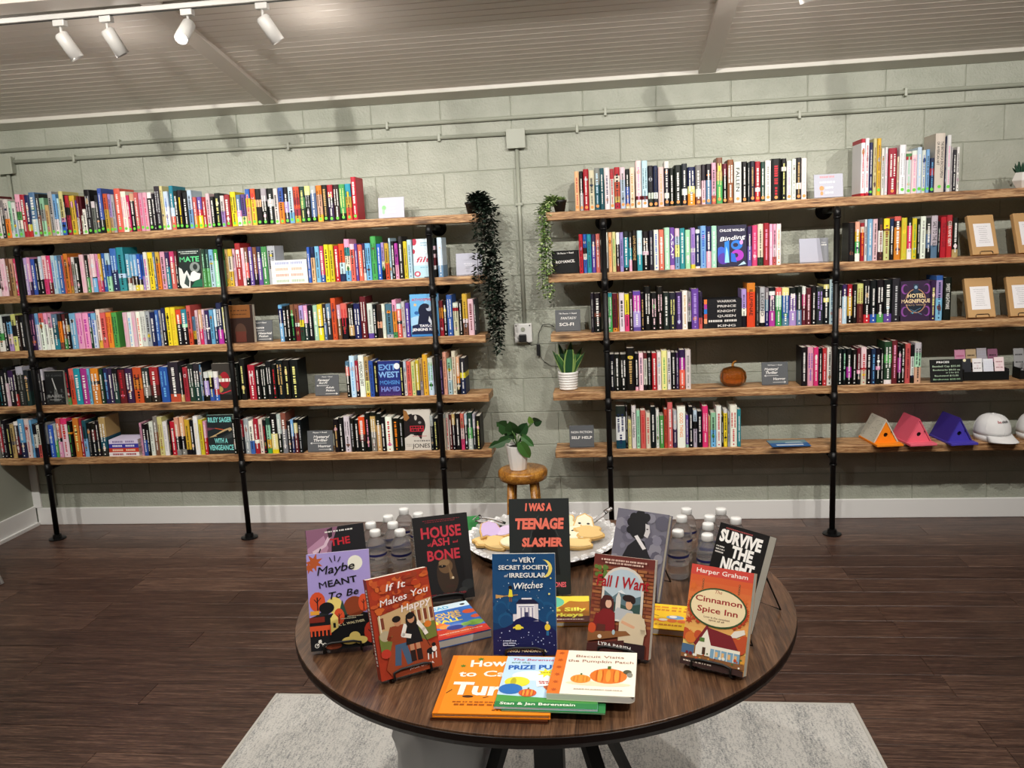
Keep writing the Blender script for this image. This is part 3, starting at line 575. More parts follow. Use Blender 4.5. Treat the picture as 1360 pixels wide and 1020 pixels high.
# ------------------------------------------------------------------ books in rows
BOOKS = '''L1|-3591,12,249,R.9k -3579,23,232,w*g -3556,25,220,g.4K -3531,32,224,w.5o*g -3499,20,212,m.8w -3479,27,205,w.5z*g -3452,33,249,p.4G.6w.8m*g -3419,29,245,r:w -3389,27,241,B.7y.85r:w -3362,39,255,h.6z:w*g -3323,24,245,K.5n:w*g -3299,29,220,m.3g.6m*g -3269,25,178,a:n*g -3244,29,254,s*g -3214,23,237,u.6w*g -3190,14,212,z -3175,27,251,l.6p.7b*g -3147,8,231,K -3138,24,225,r.3k.5r:k*g -3113,33,224,Y*g -3078,10,195,v.5w -3067,15,218,R:w -3051,14,215,R.5w -3037,21,142,w*g -3016,34,252,k:s*g -2981,24,184,w.2g*g -2956,22,218,K*g -2931,26,255,b.7k*g -2903,28,223,O.4Y*g -2874,21,219,L.6a*g -2852,19,215,s*g -2831,38,248,x:w*g -2793,32,230,w:p*g -2760,19,207,P:w*g -2740,28,216,e.2k:w*g -2711,26,220,x:w*g -2684,26,216,p:P*g -2658,26,217,p:P*g -2631,27,216,w.15k:w*g -2603,17,207,K -2584,32,248,K:s*g -2551,19,247,l:n*g -2531,29,216,z.4w:b*g -2495,25,246,t.5z.7x:w*g -2469,23,215,k:w*g -2445,25,219,k:y*g -2418,30,204,k:w*g -2386,27,215,z.5u*g -2357,23,175,x.6o:w*g -2333,28,175,v.4r.6y:w*g -2303,25,172,r:w*g -2278,25,190,q*g -2252,23,172,k:w*g -2224,30,190,k:l*g -2192,24,174,w.5L*g -2167,31,178,r:w*g -2133,33,192,y*g -2099,27,174,h.5p.7w:w*g -2068,27,175,v.7l*g -2040,27,202,b.25y.5e:r*g -2012,30,203,O.3y:r*g -1981,33,200,k.3e.5k*g -1948,33,200,s.35k:w*g -1913,38,199,k.3s.5k:w*g -1874,26,196,w*g -1847,30,200,b.4o*g -1816,27,201,k.4L.7k.8V*g -1788,29,199,z.7u*g -1758,35,200,O.3r.5O.6r.8Y*g -1722,30,199,D.3G.6D:l*g -1691,31,200,l.25k:s*g -1659,33,198,s.2h.85k*g -1625,32,200,o.25e.8Y:k*g -1592,31,201,k:a*g -1560,32,200,r.35k.5V:w*g -1527,35,199,N:w*g -1491,34,199,G.8k:l*g -1456,33,199,t.35Y.65O*g -1420,29,235,r:w*g
L2|-3647,25,224,k.8w -3621,23,220,q -3597,27,221,q:p -3568,20,220,n:w -3547,26,219,e.5a -3519,17,218,P:w -3477,19,219,K -3456,23,220,L:w -3432,21,222,p.65V -3410,26,210,b:w -3382,20,212,k:w -3361,23,224,z.6k:w -3337,29,227,q.6P:r -3307,26,226,P.7R:w -3280,26,226,z:b -3252,17,223,u:w -3234,25,220,h.2b:w -3208,10,223,x -3197,28,233,o -3168,14,210,x.8Y -3153,21,211,w.2g.5s -3131,24,208,k:w -3097,29,223,q:p -3066,19,219,k.6G:w -3045,16,221,q:r -3028,28,223,q.6k.63u -2998,19,222,p.7x:M -2978,18,222,Y.7P -2959,22,224,b:w -2936,30,223,z.3b.6m -2903,40,249,b.5B:z -2861,45,253,t.6z.7t -2811,26,214,u.65n.8w -2784,20,209,u.6N.85w -2763,22,208,u.6k.85y -2740,24,209,b.7k.85l -2714,14,203,b.6L -2699,25,219,w:M -2673,32,216,y -2640,16,215,h:w -2623,26,216,Y.3o -2596,30,217,p -2565,25,212,V.4t:w -2538,30,215,P.3x:w -2506,16,215,R.4k -2344,25,218,D.5G:m -2318,22,218,D.5G:m -2295,28,215,u.3z -2266,30,215,G.3m:w -2200,19,212,a.8Y -2180,26,213,Y.2c.6Y -2152,16,212,q -2135,33,243,r:w -2101,19,215,q:p -2081,22,217,n.4x.8k:w -2057,24,218,v:w -2031,23,216,n.7k:w -2007,28,218,B.3v:w -1978,33,217,G:w -1943,47,219,s -1708,18,202,b:w -1688,23,201,B.3e -1663,26,204,u -1635,24,204,P.8b:w -1607,26,211,y -1579,26,210,y:k -1549,27,202,r -1521,32,211,O.5z.8B -1488,31,236,p.2t.4c.75u -1456,27,208,q.15x -1428,16,208,v:w -1411,26,202,x:w -1384,16,208,V.8w:w -1367,32,207,u -1334,32,244,G:D -1301,25,201,b:w -1275,18,207,L.5c.7k -1255,24,202,Y.55O -1230,12,229,z -1217,18,211,k:w -1198,20,199,M.6p -1175,24,235,K:w -1147,22,207,y:n -1124,26,215,z:h -1011,46,218,k.2q.3k.4q.5R.7w.8k -953,28,219,z.7u:w
L3|-3687,40,220,w.5G.7w:D -3646,24,210,k:w -3621,30,209,k.15u.5q.8L -3590,31,221,l.3k.6l:k -3558,22,213,N:w -3535,28,206,k:w -3472,38,218,V:p -3432,23,221,u.3w:b -3408,30,221,x.25w -3377,26,221,p.3w -3350,25,220,p.4w -3323,36,212,h.3T.7t:w -3285,23,211,K.2o.8n -3261,23,210,R.3n.7G -3237,23,208,k.3a.5k:w -3212,41,213,u:w -3170,41,213,p:M -3128,38,211,p:M -3089,17,208,b.4D -3071,29,209,u.2z:b -3040,26,230,c.8Y -3013,34,209,x:R -2977,34,209,o:r -2941,35,208,G:D -2872,28,206,q:p -2843,27,206,w:u -2815,25,207,q:p -2789,26,207,w:x -2762,34,208,w:g -2727,27,208,s -2699,29,200,B:w -2668,23,211,b:z -2644,14,209,s -2629,25,222,B.6k:w -2602,29,224,y:k -2572,31,223,y:Y -2540,34,209,O.4k:w -2505,34,209,t.4m.5k:w -2469,27,231,x.7O -2440,19,165,h.5Y.8k -2419,19,202,q:k -2399,22,204,e.55P -2376,16,204,q.6L -2358,25,197,V.5w.55V:w -2332,25,201,u -2306,18,203,z.5B:w -2285,32,239,B.65M:w -2252,18,213,l.7k -1910,24,213,u.1B.5u -1885,21,203,k:w -1863,22,204,k:w -1839,24,212,n.3k:G -1814,27,211,n.5w.6R -1786,25,204,L.4y.6D -1760,24,203,p.5D -1735,30,205,k:w -1704,27,203,m:w -1676,30,207,y.6k.65y -1645,19,206,K.5h -1625,29,209,h.4K:w -1594,29,239,O:R -1562,23,200,p.4n:w -1538,38,207,x.4k:r -1495,31,201,k.6a.9k:w -1462,38,203,B:w -1422,35,241,R:w -1383,33,200,w.85v:g -1349,20,193,k:w -1327,28,192,N.5e.7N -1297,20,195,w:s -1274,38,194,h.9s -1235,24,216,p.3o.85G -1210,27,192,z.15x.5K.6x -1182,21,204,s:n -1159,23,195,v:w -965,24,201,R.2o.5r -940,20,199,k:w -919,32,231,b:w -885,31,185,w.15r.25c:k -852,20,202,k:w -830,29,233,Y.6w.7n -799,33,203,q:R -765,10,198,K
L4|-3754,20,223,k:w -3733,19,221,k:t -3713,24,221,k:w -3688,24,238,k.4q:w -3662,36,220,V.55k:w -3625,18,216,k.65r -3606,46,241,s.2K:g -3559,32,218,K.6D:a -3466,18,219,K:s -3447,17,221,s.3k -3288,22,226,k.8G:r -3264,32,219,x.3O -3231,42,219,t:w -3188,42,218,M:w -3145,19,217,u -3121,51,218,o.35N.45o -3066,23,215,D:w -3041,29,214,B:u -3011,25,213,V:w -2983,33,212,k.4D:w -2947,43,215,k.05R:r -2900,45,211,V:w -2851,55,215,O.3o.6O -2792,43,211,K.5g.8K:w -2745,54,214,r.5R.8N:w -2681,52,213,b:u -2626,64,240,K.8O:w -2560,21,215,k.8a:w -2537,31,206,r:R -2504,35,225,K.5D -2468,36,226,K.5D -2431,12,218,h -2418,8,228,k -2409,29,174,w.2k.3L.8k:w -2379,30,176,w.2k.6b:l -2347,29,176,w.2L.6r.8b -2221,33,221,k:g -2183,34,245,k:l -2131,43,208,r -2085,29,198,k:w -2053,31,200,k:w -2020,33,226,k:w -1984,26,206,k:r -1955,40,230,k:a -1913,38,230,k:l -1872,49,230,k:l -1536,22,211,h.15x.4k:w -1512,31,241,z:u -1480,19,212,r.8k -1459,33,244,w:k~AMERICAN_DIRT -1424,26,234,a.6l.9Y -1397,26,210,b:B -1370,23,201,k:l -1215,19,199,k:l -1195,18,201,z.3w -1176,25,199,x:R -1149,24,197,l:G -1123,21,205,y.85B -1101,19,211,a.6g -1081,29,236,Y:n -1050,31,215,w.2z:G -997,12,206,R.7w -984,19,201,V:L -963,23,245,e:n -938,26,208,m.3w.6z -910,23,249,c:n -886,20,217,e.5o.7k.75w.8k -864,30,209,K.4y.55B:w
L5|-3804,21,201,g -3782,25,195,r.8K -3756,28,240,k:s -3727,27,214,k:l -3699,27,213,a.5g.6a -3671,28,229,w.1K.4R.9k -3642,38,243,u.6B -3602,32,244,q:r -3569,15,234,u -3552,26,210,k.3w.7B -3525,27,204,w.6x -3476,27,214,g.6k:s -3448,32,202,b:z -3414,21,210,s.5G -3391,27,242,x.5k.6p -3363,42,242,P.15q:r -3318,27,223,k.3o.35k:G -3281,39,242,o:l -3241,17,238,r -3222,27,226,T.5u -3194,26,209,k:g -3166,29,207,k.2R.5k:w -3136,23,221,k:w -3111,43,242,a.5T.8K -2851,15,203,p -2834,25,195,k.5b:w -2808,15,194,k:w -2791,27,209,w:g -2762,27,240,g.4n:w -2734,32,237,l:n -2701,29,208,w:s -2670,12,217,k:a -2656,30,206,r:w -2625,29,231,e.5k.85g -2594,29,232,e.5k.85g -2563,32,216,Y.85k:k -2529,20,212,k:w -2505,30,236,w:c -2473,26,215,y:n -2445,19,204,p.5r -2264,23,213,k:w -2213,18,206,r.5K -2192,32,213,s:w -2158,28,199,w.6b:k -2129,29,214,r.6w.7r:w -2098,25,209,c:k -2072,19,203,k:r -2051,26,216,D.2m.6Y.85G -2023,39,240,k.5l.9y:w -1983,26,236,s.5k:w -1956,31,243,n.4g:w -1923,22,194,k:w -1900,18,201,u.5B:w -1880,23,202,k.1l.4R:w -1855,23,201,k:s -1638,30,198,k:a -1607,26,206,k:w -1574,35,214,w:k -1537,23,202,k:s -1512,26,190,k:w -1486,38,208,O.5R.7k -1446,29,231,k:p -1415,32,234,k.1a.5g:w -1381,29,224,k.3a:w -1351,24,205,k:w -1324,39,205,w:r -1283,38,195,k:o -1244,24,191,k:s -1059,19,207,s.3k:g -1039,23,189,k:l -995,26,210,s.1c:g -968,20,213,c:r -947,16,209,R -930,19,213,a.3k:w -910,28,213,k:w -880,21,213,x.4q.7P -857,17,211,z.3k:w -839,28,218,D.4G.7s -809,16,210,s.4K:w -791,27,198,k:l
R1|-176,25,210,e:r*o -149,19,209,k.55s:w*o -129,29,219,r:w*o -99,30,211,c:k*o -68,27,222,g.4T:z*o -40,23,219,T:w -15,28,220,w:B 14,23,212,r.25w:r*o 38,30,219,r.2c.35O.7a.85r 69,27,217,q.3z:D*o 97,22,207,k.45b.9c:w*o 120,26,213,c:a*o 152,30,246,q.75R.83w:p*o 184,31,245,z.75R.83w:T*o 217,28,218,K.65w.8K*o 246,23,216,B.65w.8K*o 271,30,207,q:a*o 303,26,235,w.15K.7w.82K:w*o 331,23,199,k:w*o 356,38,212,k:w*o 395,29,218,K.6w.75K:w*o 426,38,198,B.5l.7o:w 467,30,206,g.6w.8n:w*o 498,21,207,K.4q:k*o 520,29,209,k.4h:w*o 550,24,213,p.8x*o 576,32,238,n.3a.5G:l*o 609,22,205,R.3k:w*o 633,32,224,n:w*o 667,39,212,w:k*o~FALLEN 708,27,210,k:w*o 736,13,205,K:w 750,25,210,K:a*o 776,27,207,r.65w.75r:w*o 804,22,203,D:w*o 827,30,209,w:g*o 859,49,216,k:r*o 910,26,214,k.2w.3k:l 938,25,201,w:p*o 964,21,209,w:g 986,26,214,K.6w.75K:a*o 1013,27,210,w:s*o 1311,21,290,r.07w.95r:r 1333,20,292,w.95r:r 1354,17,269,B:w*g 1372,19,288,l:n 1392,20,288,Y:n*g 1414,16,237,w:k 1431,15,241,w:p 1448,41,234,r:w*o 1491,10,190,c:n 1502,32,248,w:s*g 1535,28,213,w.05G.12r.2w:m*g 1563,27,216,w.1q:p*g 1590,23,231,z:w*g 1614,19,215,w:b*g 1634,18,218,u*g 1653,21,173,B.3r.5B:u*g 1676,48,294,c:k*g~THE_BRITANNICA_ENCYCLOPEDIA|OF_AMERICAN_ART 1726,6,277,B 1734,22,283,w:p*g 1757,6,224,w 1764,19,208,K:w 1784,14,222,w
R2|-164,22,212,r:k -141,20,211,b.35N.5w.65b -120,24,210,t:D -95,22,208,V.3v:w -72,23,210,x:w -25,19,215,w.5s.9k:p -5,21,215,e:o 17,20,216,l:G 38,19,212,w.3k.8R:w 58,20,212,L:B 79,27,215,K.15t.9k:w 107,17,209,K.4t.7p:w 125,25,220,k:a~LOVE_MACHINE 151,28,216,z.6t:w 181,33,210,k.5q.6k:w 216,23,213,K:s 241,26,216,w:b 268,28,216,x:w 298,28,225,m:w 327,25,224,v.9p:w~ASAP 354,25,218,q.2z.4l.7u 380,27,218,t:w 409,27,208,m:w 438,24,217,L.5w.6L.9y:v 463,24,207,w.1B.95w:w 489,30,225,u:b 520,26,221,B.6p:w 547,28,222,m:w 736,23,210,V.5v:w 760,28,214,P:p 789,29,220,c.8D:k 820,29,223,r:p 850,17,217,p:w 868,18,216,p.5q.8x 887,24,216,w:o 1255,34,204,k:K 1290,25,207,e.25Y.5G.8w 1316,20,199,r.1c.25r:o 1337,14,216,w:k 1352,26,217,u:w 1379,25,216,q:k 1406,25,221,N.3w.8N:n 1433,30,216,y.25n.3l:n 1464,21,213,B.3k:w 1487,34,224,x.1N.25o:w 1522,28,215,y:Y 1551,23,216,k.2P.75w:w 1575,24,210,y:G 1601,14,206,k:w 1617,28,218,w:g 1646,24,209,K.3g.4h.75k 1671,33,219,s.7h:k~SALT_TO_THE_SEA 1705,9,189,k:w 1717,30,210,r:R~THE_HATE_U_GIVE 1748,28,218,r.15n.25r:w~CODE_NAME_VERITY 1776,30,202,k.8a:w
R3|-111,19,218,K:g -91,37,217,k.5n.6k:w -23,31,215,t.1G:w 9,27,211,R.9o 37,7,207,o 46,29,212,w:k 76,25,205,y.55P:k 102,19,212,N:w 122,41,219,v.1M.5L.9v:w 164,20,207,k:a 185,34,243,k:w 220,32,207,k:q 253,32,238,k:q 287,32,205,K:w 320,33,203,K:l 354,33,204,V:L 388,29,211,w:a 418,19,205,g.5s.8k 438,38,219,v:L 477,20,202,V.7x 703,28,207,L.5w.7k 733,44,238,o.2O:k~ILLUMINAE 779,20,215,K:g 801,27,214,s.6w.9k:k~LEGEND 829,19,208,g.3h.6B:w 850,32,210,k.1w.2V.6M:w 884,31,207,x.2m.5G:w 917,37,205,l.2b.8h:w 955,37,205,k.2v.6L:w 994,27,207,k.2K.6h:w 1022,20,208,w.2P.5R:w 1043,26,199,R:q 1070,26,209,k:w 1098,34,202,K:L 1133,30,238,k.1l.2k.4l.5k:w 1164,24,239,z:h 1210,19,207,k.6e:w 1230,25,209,V.3z:w 1257,25,208,r.3Y.8k:w 1283,23,207,k:w 1307,31,210,l.5R:n 1340,33,226,k.8r:w 1374,33,226,k.8b:w 1408,35,226,k.8G:w 1444,40,226,k.8v:w 1486,39,231,K:s 1679,25,213,V:l 1705,34,236,b.1L.5u:B 1744,38,225,k:w~SWEET_NIGHTMARE
R4|-26,10,209,k:w -15,27,209,k:w 13,28,208,k:w 43,35,207,k:w 79,44,241,k:a 125,19,208,k.9p:w 146,25,210,q:V 172,20,210,R.15w.85k 193,22,210,k:s 218,27,208,r:w 246,23,213,w:g 270,31,220,l:G 302,20,212,w:k 325,23,208,k:w 349,17,206,V:s 368,31,221,V.2M.5x.9O:w 401,30,219,w:g 1021,32,213,k 1054,31,214,p:v 1086,26,211,P:w 1113,19,204,k:w 1133,22,204,r:q 1156,27,209,w:k 1212,24,199,k:w 1238,19,197,k.6k:m 1259,26,198,k.5M.8k:w 1287,24,191,k:w 1313,19,199,R.6p.7k:w 1333,29,203,q.55r.6c:r 1363,23,194,k:w 1387,22,194,B:u 1410,24,196,k.5p.6k:w 1435,16,191,k:w 1453,38,229,D.3G.5D.9w 1492,29,234,R:p 1522,18,202,k.3M.7k 1541,18,213,k:w 1561,27,215,x:R 1589,18,207,k.3w.8k 1608,34,219,s.25m.6e
R5|11,53,246,K.25w.8T:B 66,11,245,k:s 78,19,166,l:g 99,25,245,w:k~Atomic_Habits 126,20,218,m:k 148,29,219,x:r 178,25,203,c:r 205,27,238,k:w 234,18,220,w:G 254,24,186,G:w 279,19,222,O:k 299,28,260,x:w 329,21,214,s.5V 352,45,234,w:o~GOOD_THINGS 399,15,186,v.9m:w 416,23,233,k:w 440,21,212,z.3k.5s:k 463,26,206,k:w 490,31,235,P:q 522,12,177,a 535,29,196,m.5u:k 565,29,232,w:r 595,10,172,k 606,20,213,w.1y:k 628,11,201,s 641,38,235,w:r 680,20,212,t:w'''
SPY = -0.258
def parse(sp):
    title = None
    if '~' in sp: sp, title = sp.split('~')
    st = None
    if '*' in sp: sp, st = sp.split('*')
    tx = None
    if ':' in sp: sp, tx = sp.split(':')
    segs = []; i = 0; cur = sp[0]; pos = 0.0; i = 1
    while i < len(sp):
        j = i+1
        while sp[j].isdigit(): j += 1
        f = float('0'+sp[i:j]); segs.append((pos, f, cur)); pos = f; cur = sp[j]; i = j+1
    segs.append((pos, 1.0, cur))
    return segs, tx, st, title
def jit(c, rng):
    """the colour nudged a little, so that no two jackets print alike"""
    h = HEX[c]; v = [int(h[i:i+2], 16) for i in (0, 2, 4)]; g = sum(v)/3; k = rng.uniform(.02, .24); f = rng.uniform(.88, 1.04)
    return '%02x%02x%02x' % tuple(max(0, min(255, int((p*(1-k)+g*k)*f + rng.uniform(-7, 7)))) for p in v)
LIGHT = set('swcylYozuxpqLmeatOgb')
def spine_geo(jk, pg, tt, stk, w, h, d, segs, tx, st, title, rng, ox=0.0, oy=0.0, oz=0.0):
    """one upright book, spine towards -y; w thick, h tall, d deep; base centre of the spine at (ox, oy, oz)"""
    mx = Matrix.Translation((ox, oy, oz)); keys = [s_[2] for s_ in segs]; segs = [(p, q, jit(r_, rng)) for p, q, r_ in segs]
    a = w/2 - 0.0006; bt = 0.0012; bul = min(0.0022, w*0.08)
    for f0, f1, c in segs:
        z1, z0 = h*(1-f0), h*(1-f1)
        jk.add([(-a, 0.002, z0), (-a*.55, -bul, z0), (a*.55, -bul, z0), (a, 0.002, z0), (-a, 0.002, z1), (-a*.55, -bul, z1), (a*.55, -bul, z1), (a, 0.002, z1),
                (-a, d, z0), (a, d, z0), (-a, d, z1), (a, d, z1)],
               [(0, 1, 5, 4), (1, 2, 6, 5), (2, 3, 7, 6), (8, 0, 4, 10), (3, 9, 11, 7)], c, mx)
    c = segs[0][2]
    jk.add([(-a, 0.002, h), (-a*.55, -bul, h), (a*.55, -bul, h), (a, 0.002, h), (-a, d, h), (a, d, h), (-a+bt, 0.004, h), (a-bt, 0.004, h), (-a+bt, d, h), (a-bt, d, h)],
           [(0, 1, 6), (1, 2, 7, 6), (2, 3, 7), (0, 6, 8, 4), (3, 5, 9, 7)], c, mx)
    jk.add([(-a+bt, 0.004, h), (-a+bt, d, h), (-a+bt, d, h-.004), (-a+bt, 0.004, h-.004), (a-bt, 0.004, h), (a-bt, d, h), (a-bt, d, h-.004), (a-bt, 0.004, h-.004)],
           [(0, 3, 2, 1), (4, 5, 6, 7)], c, mx)
    pg.box(-a+bt+.0001, a-bt-.0001, 0.004, d-0.002, 0.001, h-0.003, 'ded9cc', mx)
    # lettering: a title the photo lets one read, else small marks
    if tx is None: tx = 'k' if keys[len(keys)//2] in LIGHT else 'w'
    yy = -bul - 0.0003
    if not title and rng.random() < .45:                    # a small picture low or high on the spine
        cz = h*rng.choice((rng.uniform(.18, .34), rng.uniform(.62, .8))); cc = jit(rng.choice('kwoaqzGpyBnsRe'), rng)
        rz = h*rng.uniform(.03, .10); rx = w*rng.uniform(.28, .46); nn = 7
        tt.add([(rx*rng.uniform(.6, 1)*math.cos(2*PI*q/nn), yy+.00012, cz+rz*rng.uniform(.5, 1)*math.sin(2*PI*q/nn)) for q in range(nn)], [tuple(range(nn))], cc, mx)
    if title:
        lines = title.replace('_', ' ').split('|'); nl = len(lines)
        for li, ln in enumerate(lines):
            cap = min(w*0.42/nl*1.3, 0.018); V, F, wd = lettering(ln, 0.02)
            L = h*0.60 if nl == 1 else h*(0.62 if li == 0 else 0.40); kx = L/wd; ky = cap/0.7
            xc = (0.5-(li+0.5)/nl)*w*0.8 - cap*0.5 if nl > 1 else -cap*0.5
            zt = h*0.86
            tt.add([(xc + b*ky, yy, zt - u*kx) for u, b in V], F, tx, mx)
    else:
        style = rng.random(); lines = 2 if (w > 0.030 and style > .4) else 1
        z = h*rng.uniform(.80, .90); zend = h*rng.uniform(.36, .48)
        cap = w*rng.uniform(.26, .42)/(1 if lines == 1 else 1.7); lt = rng.uniform(.55, .95)*cap
        for li in range(lines):
            zz = z; xc = 0 if lines == 1 else (li-.5)*w*.42
            while zz > zend:
                l = lt*rng.uniform(.5, 1.0)
                tt.add([(xc-cap/2, yy, zz), (xc-cap/2, yy, zz-l), (xc+cap/2*rng.uniform(.6, 1), yy, zz-l), (xc+cap/2, yy, zz)], [(0, 1, 2, 3)], tx, mx)
                zz -= l + lt*(.28 if rng.random() < .8 else .8)
        zz = zend - h*.05; cap2 = w*.24; stop = h*.15
        while zz > stop:
            l = cap2*rng.uniform(.6, 1.0)
            tt.add([(-cap2/2, yy, zz), (-cap2/2, yy, zz-l), (cap2/2, yy, zz-l), (cap2/2, yy, zz)], [(0, 1, 2, 3)], tx, mx)
            zz -= l + cap2*.35
        if rng.random() < .6 and not st:
            r = min(w*.18, .004)
            tt.add([(r*math.cos(PI*q/4), yy, h*.06+r*math.sin(PI*q/4)) for q in range(8)], [tuple(range(8))], tx, mx)
    if st:
        r = min(0.0085, w*0.42); cc = '6fd44a' if st == 'g' else 'f19a55'
        zc = h*rng.uniform(.07, .10)
        stk.add([(r*math.cos(PI*q/6), yy-.0003, zc+r*math.sin(PI*q/6)) for q in range(12)], [tuple(range(12))], cc, mx)

rows_ = {}
allb = []
for ln in BOOKS.strip().splitlines():
    key, body = ln.split('|', 1)
    side = 0 if key[0] == 'L' else 1; ri = int(key[1])-1
    px = [p[0] for p in posts if p[1] == key[0]]
    L = []
    for i, tk in enumerate(body.split(' ')):
        x, w, h, sp = tk.split(',', 3)
        L.append([key, int(x)/1000, int(w)/1000, int(h)/1000, sp])
    L = [it for it in L if it[1] > -3.785]
    rows_[key] = L
    for it in L:
        xc = it[1]+it[2]/2
        it.append(sum(1 for p in px if p < xc))          # which bay
    cnt = {}
    for it in L:
        cnt[it[5]] = cnt.get(it[5], 0)+1; it.append(cnt[it[5]])
    allb += L
def shown(it):
    return it[2]*it[3]/((it[1])**2 + 4.65**2 + (ZT[it[0][0]][int(it[0][1])-1]-1.67)**2)
order = sorted(allb, key=shown, reverse=True)
singles = set(id(i) for i in order[:270])
def ordinal(n):
    return f"{n}{'th' if 10 <= n % 100 <= 20 else {1: 'st', 2: 'nd', 3: 'rd'}.get(n % 10, 'th')}"
WH = {('L', 0): 'from the left wall', ('L', 1): 'after the first pipe', ('L', 2): 'after the second pipe', ('L', 3): 'after the third pipe',
      ('R', 0): 'from the left end of right unit', ('R', 1): 'after the fourth pipe', ('R', 2): 'after the fifth pipe'}
SG = {'g': ' and green dot', 'o': ' and orange dot', None: ''}
mass = MB()
rng = random.Random(3)
for it in allb:
    key, x, w, h, sp, bay, nth = it
    segs, tx, st, title = parse(sp)
    z = ZT[key[0]][int(key[1])-1]; w = max(w-0.0006, 0.005)
    d = max(0.128, min(0.62*h, 0.165)); off = rng.uniform(0, 0.006)
    if id(it) not in singles:
        spine_geo(mass, mass, mass, mass, w, h, d, segs, tx, st, title, rng, x+w/2, SPY+off, z)
        continue
    cs = []
    for s_ in sorted(segs, key=lambda s: s[0]-s[1]):
        if NAMES[s_[2]] not in cs: cs.append(NAMES[s_[2]])
    colr = cs[0] if len(cs) == 1 else f'{cs[0]} and {cs[1]}'
    size = 'tall ' if h > 0.235 else 'short ' if h < 0.19 else 'thick ' if w > 0.033 else 'slim ' if w < 0.019 else ''
    num = f'{ordinal(nth)} {WH[(key[0], bay)]}, {NTH[int(key[1])-1]} shelf'
    t = thing('book', f"{size}{colr} book, {num}", 'book', (x+w/2, SPY+off, z), group=f"upright books on the {NTH[int(key[1])-1]} shelf of the {'left' if key[0]=='L' else 'right'} unit")
    jk, pg, tt, sk = MB(), MB(), MB(), MB()
    spine_geo(jk, pg, tt, sk, w, h, d, segs, tx, st, title, rng)
    jo = jk.build('jacket', 'print_', t); pg.build('page_block', 'page', t)
    tt.build('title_print', 'print_', jo)
    if st: tag(sk.build('price_sticker', 'print_', jo), 'round green price sticker' if st == 'g' else 'round orange price sticker')
tag(mass.build('shelved_book', 'print_'), 'remaining slimmer upright books packed between the others on all shelves', 'book', kind='stuff')
# ------------------------------------------------------------------ books that show their covers
def frame(x, y, z, yaw, lean, roll=0.0):
    """matrix whose x runs across the cover, z up the cover, -y out of its front"""
    ux = Vector((math.cos(yaw), math.sin(yaw), 0)); n = Vector((-math.sin(yaw), math.cos(yaw), 0))
    up = Vector((0, 0, 1))*math.cos(lean) + n*math.sin(lean)
    ux2 = math.cos(roll)*ux + math.sin(roll)*up; up2 = -math.sin(roll)*ux + math.cos(roll)*up
    dp = up2.cross(ux2)
    return Matrix(((ux2.x, dp.x, up2.x, x), (ux2.y, dp.y, up2.y, y), (ux2.z, dp.z, up2.z, z), (0, 0, 0, 1)))
def cover_book(label, w, h, t_, colr, mx, art, spine=None, hard=False, group=None, rnd=0.0, board=False, name='book'):
    o = thing(name, label, 'book', mx=mx, group=group)
    bt = 0.0022 if hard else 0.0008; ov = 0.003 if hard else 0.0004
    if board:
        pts = [(-w/2, 0), (w/2-rnd, 0)] + [(w/2-rnd+rnd*math.sin(a), rnd-rnd*math.cos(a)) for a in (PI/8, PI/4, 3*PI/8, PI/2)] + \
              [(w/2-rnd+rnd*math.cos(a), h-rnd+rnd*math.sin(a)) for a in (0, PI/8, PI/4, 3*PI/8, PI/2)] + [(-w/2, h)]
        fc = MB().prism(pts, 0, bt, colr).build('front_cover', 'print_', o)
        k = MB(); k.prism(pts, bt+0.0001, t_-bt-.0001, 'dcd8cf'); k.build('page_block', 'print_', o)
        MB().prism(pts, t_-bt, t_, colr).build('back_cover', 'print_', o)
    else:
        fc = MB().box(-w/2, w/2, 0, bt, 0, h, colr).build('front_cover', 'print_', o)
        MB().box(-w/2, w/2, t_-bt, t_, 0, h, colr).build('back_cover', 'print_', o)
        b = MB(); b.box(-w/2, -w/2+bt, bt+.0001, t_-bt-.0001, 0, h, spine or colr); k = b
        zz = h*.9
        while zz > h*.15:
            l = random.uniform(.003, .006)
            k.poly([(-w/2-.0002, t_*.3, zz), (-w/2-.0002, t_*.3, zz-l), (-w/2-.0002, t_*.7, zz-l), (-w/2-.0002, t_*.7, zz)], 'w'); zz -= l*1.5
        b.build('spine', 'print_', o)
        MB().box(-w/2+bt+.0002, w/2-ov, bt+.0002, t_-bt-.0002, ov*.8, h-ov*.8).build('page_block', 'page', o)
    a = Art(w, h); art(a)
    if a.f: a.build('cover_print', 'print_', fc)
    return o
rnd = random.Random(11)
def stars(a, n, col, x0=0.03, x1=.97, z0=.03, z1=.97, r=.006):
    for _ in range(n): a.E(col, rnd.uniform(x0, x1), rnd.uniform(z0, z1), r*rnd.uniform(.5, 1.5), n=5)
def tree_blob(a, col, x, z, r, trunk='2a1a1a', rz=None):
    a.E(col, x, z, r, rz or r*1.25, n=14); a.L(trunk, r*.16, (x, z-r*.9), (x, z+r*.35)); a.L(trunk, r*.10, (x, z), (x+r*.45, z+r*.32)); a.L(trunk, r*.10, (x, z-r*.12), (x-r*.4, z+r*.22))
def leaf_shape(a, col, x, z, r, rot=0.0):
    pts = []
    for i in range(14):
        t = rot + 2*PI*i/14; q = r*(1.0 if i % 2 == 0 else .45)
        pts.append((x+q*math.cos(t), z+q*math.sin(t)*a.w/a.h))
    a.P(col, *pts)
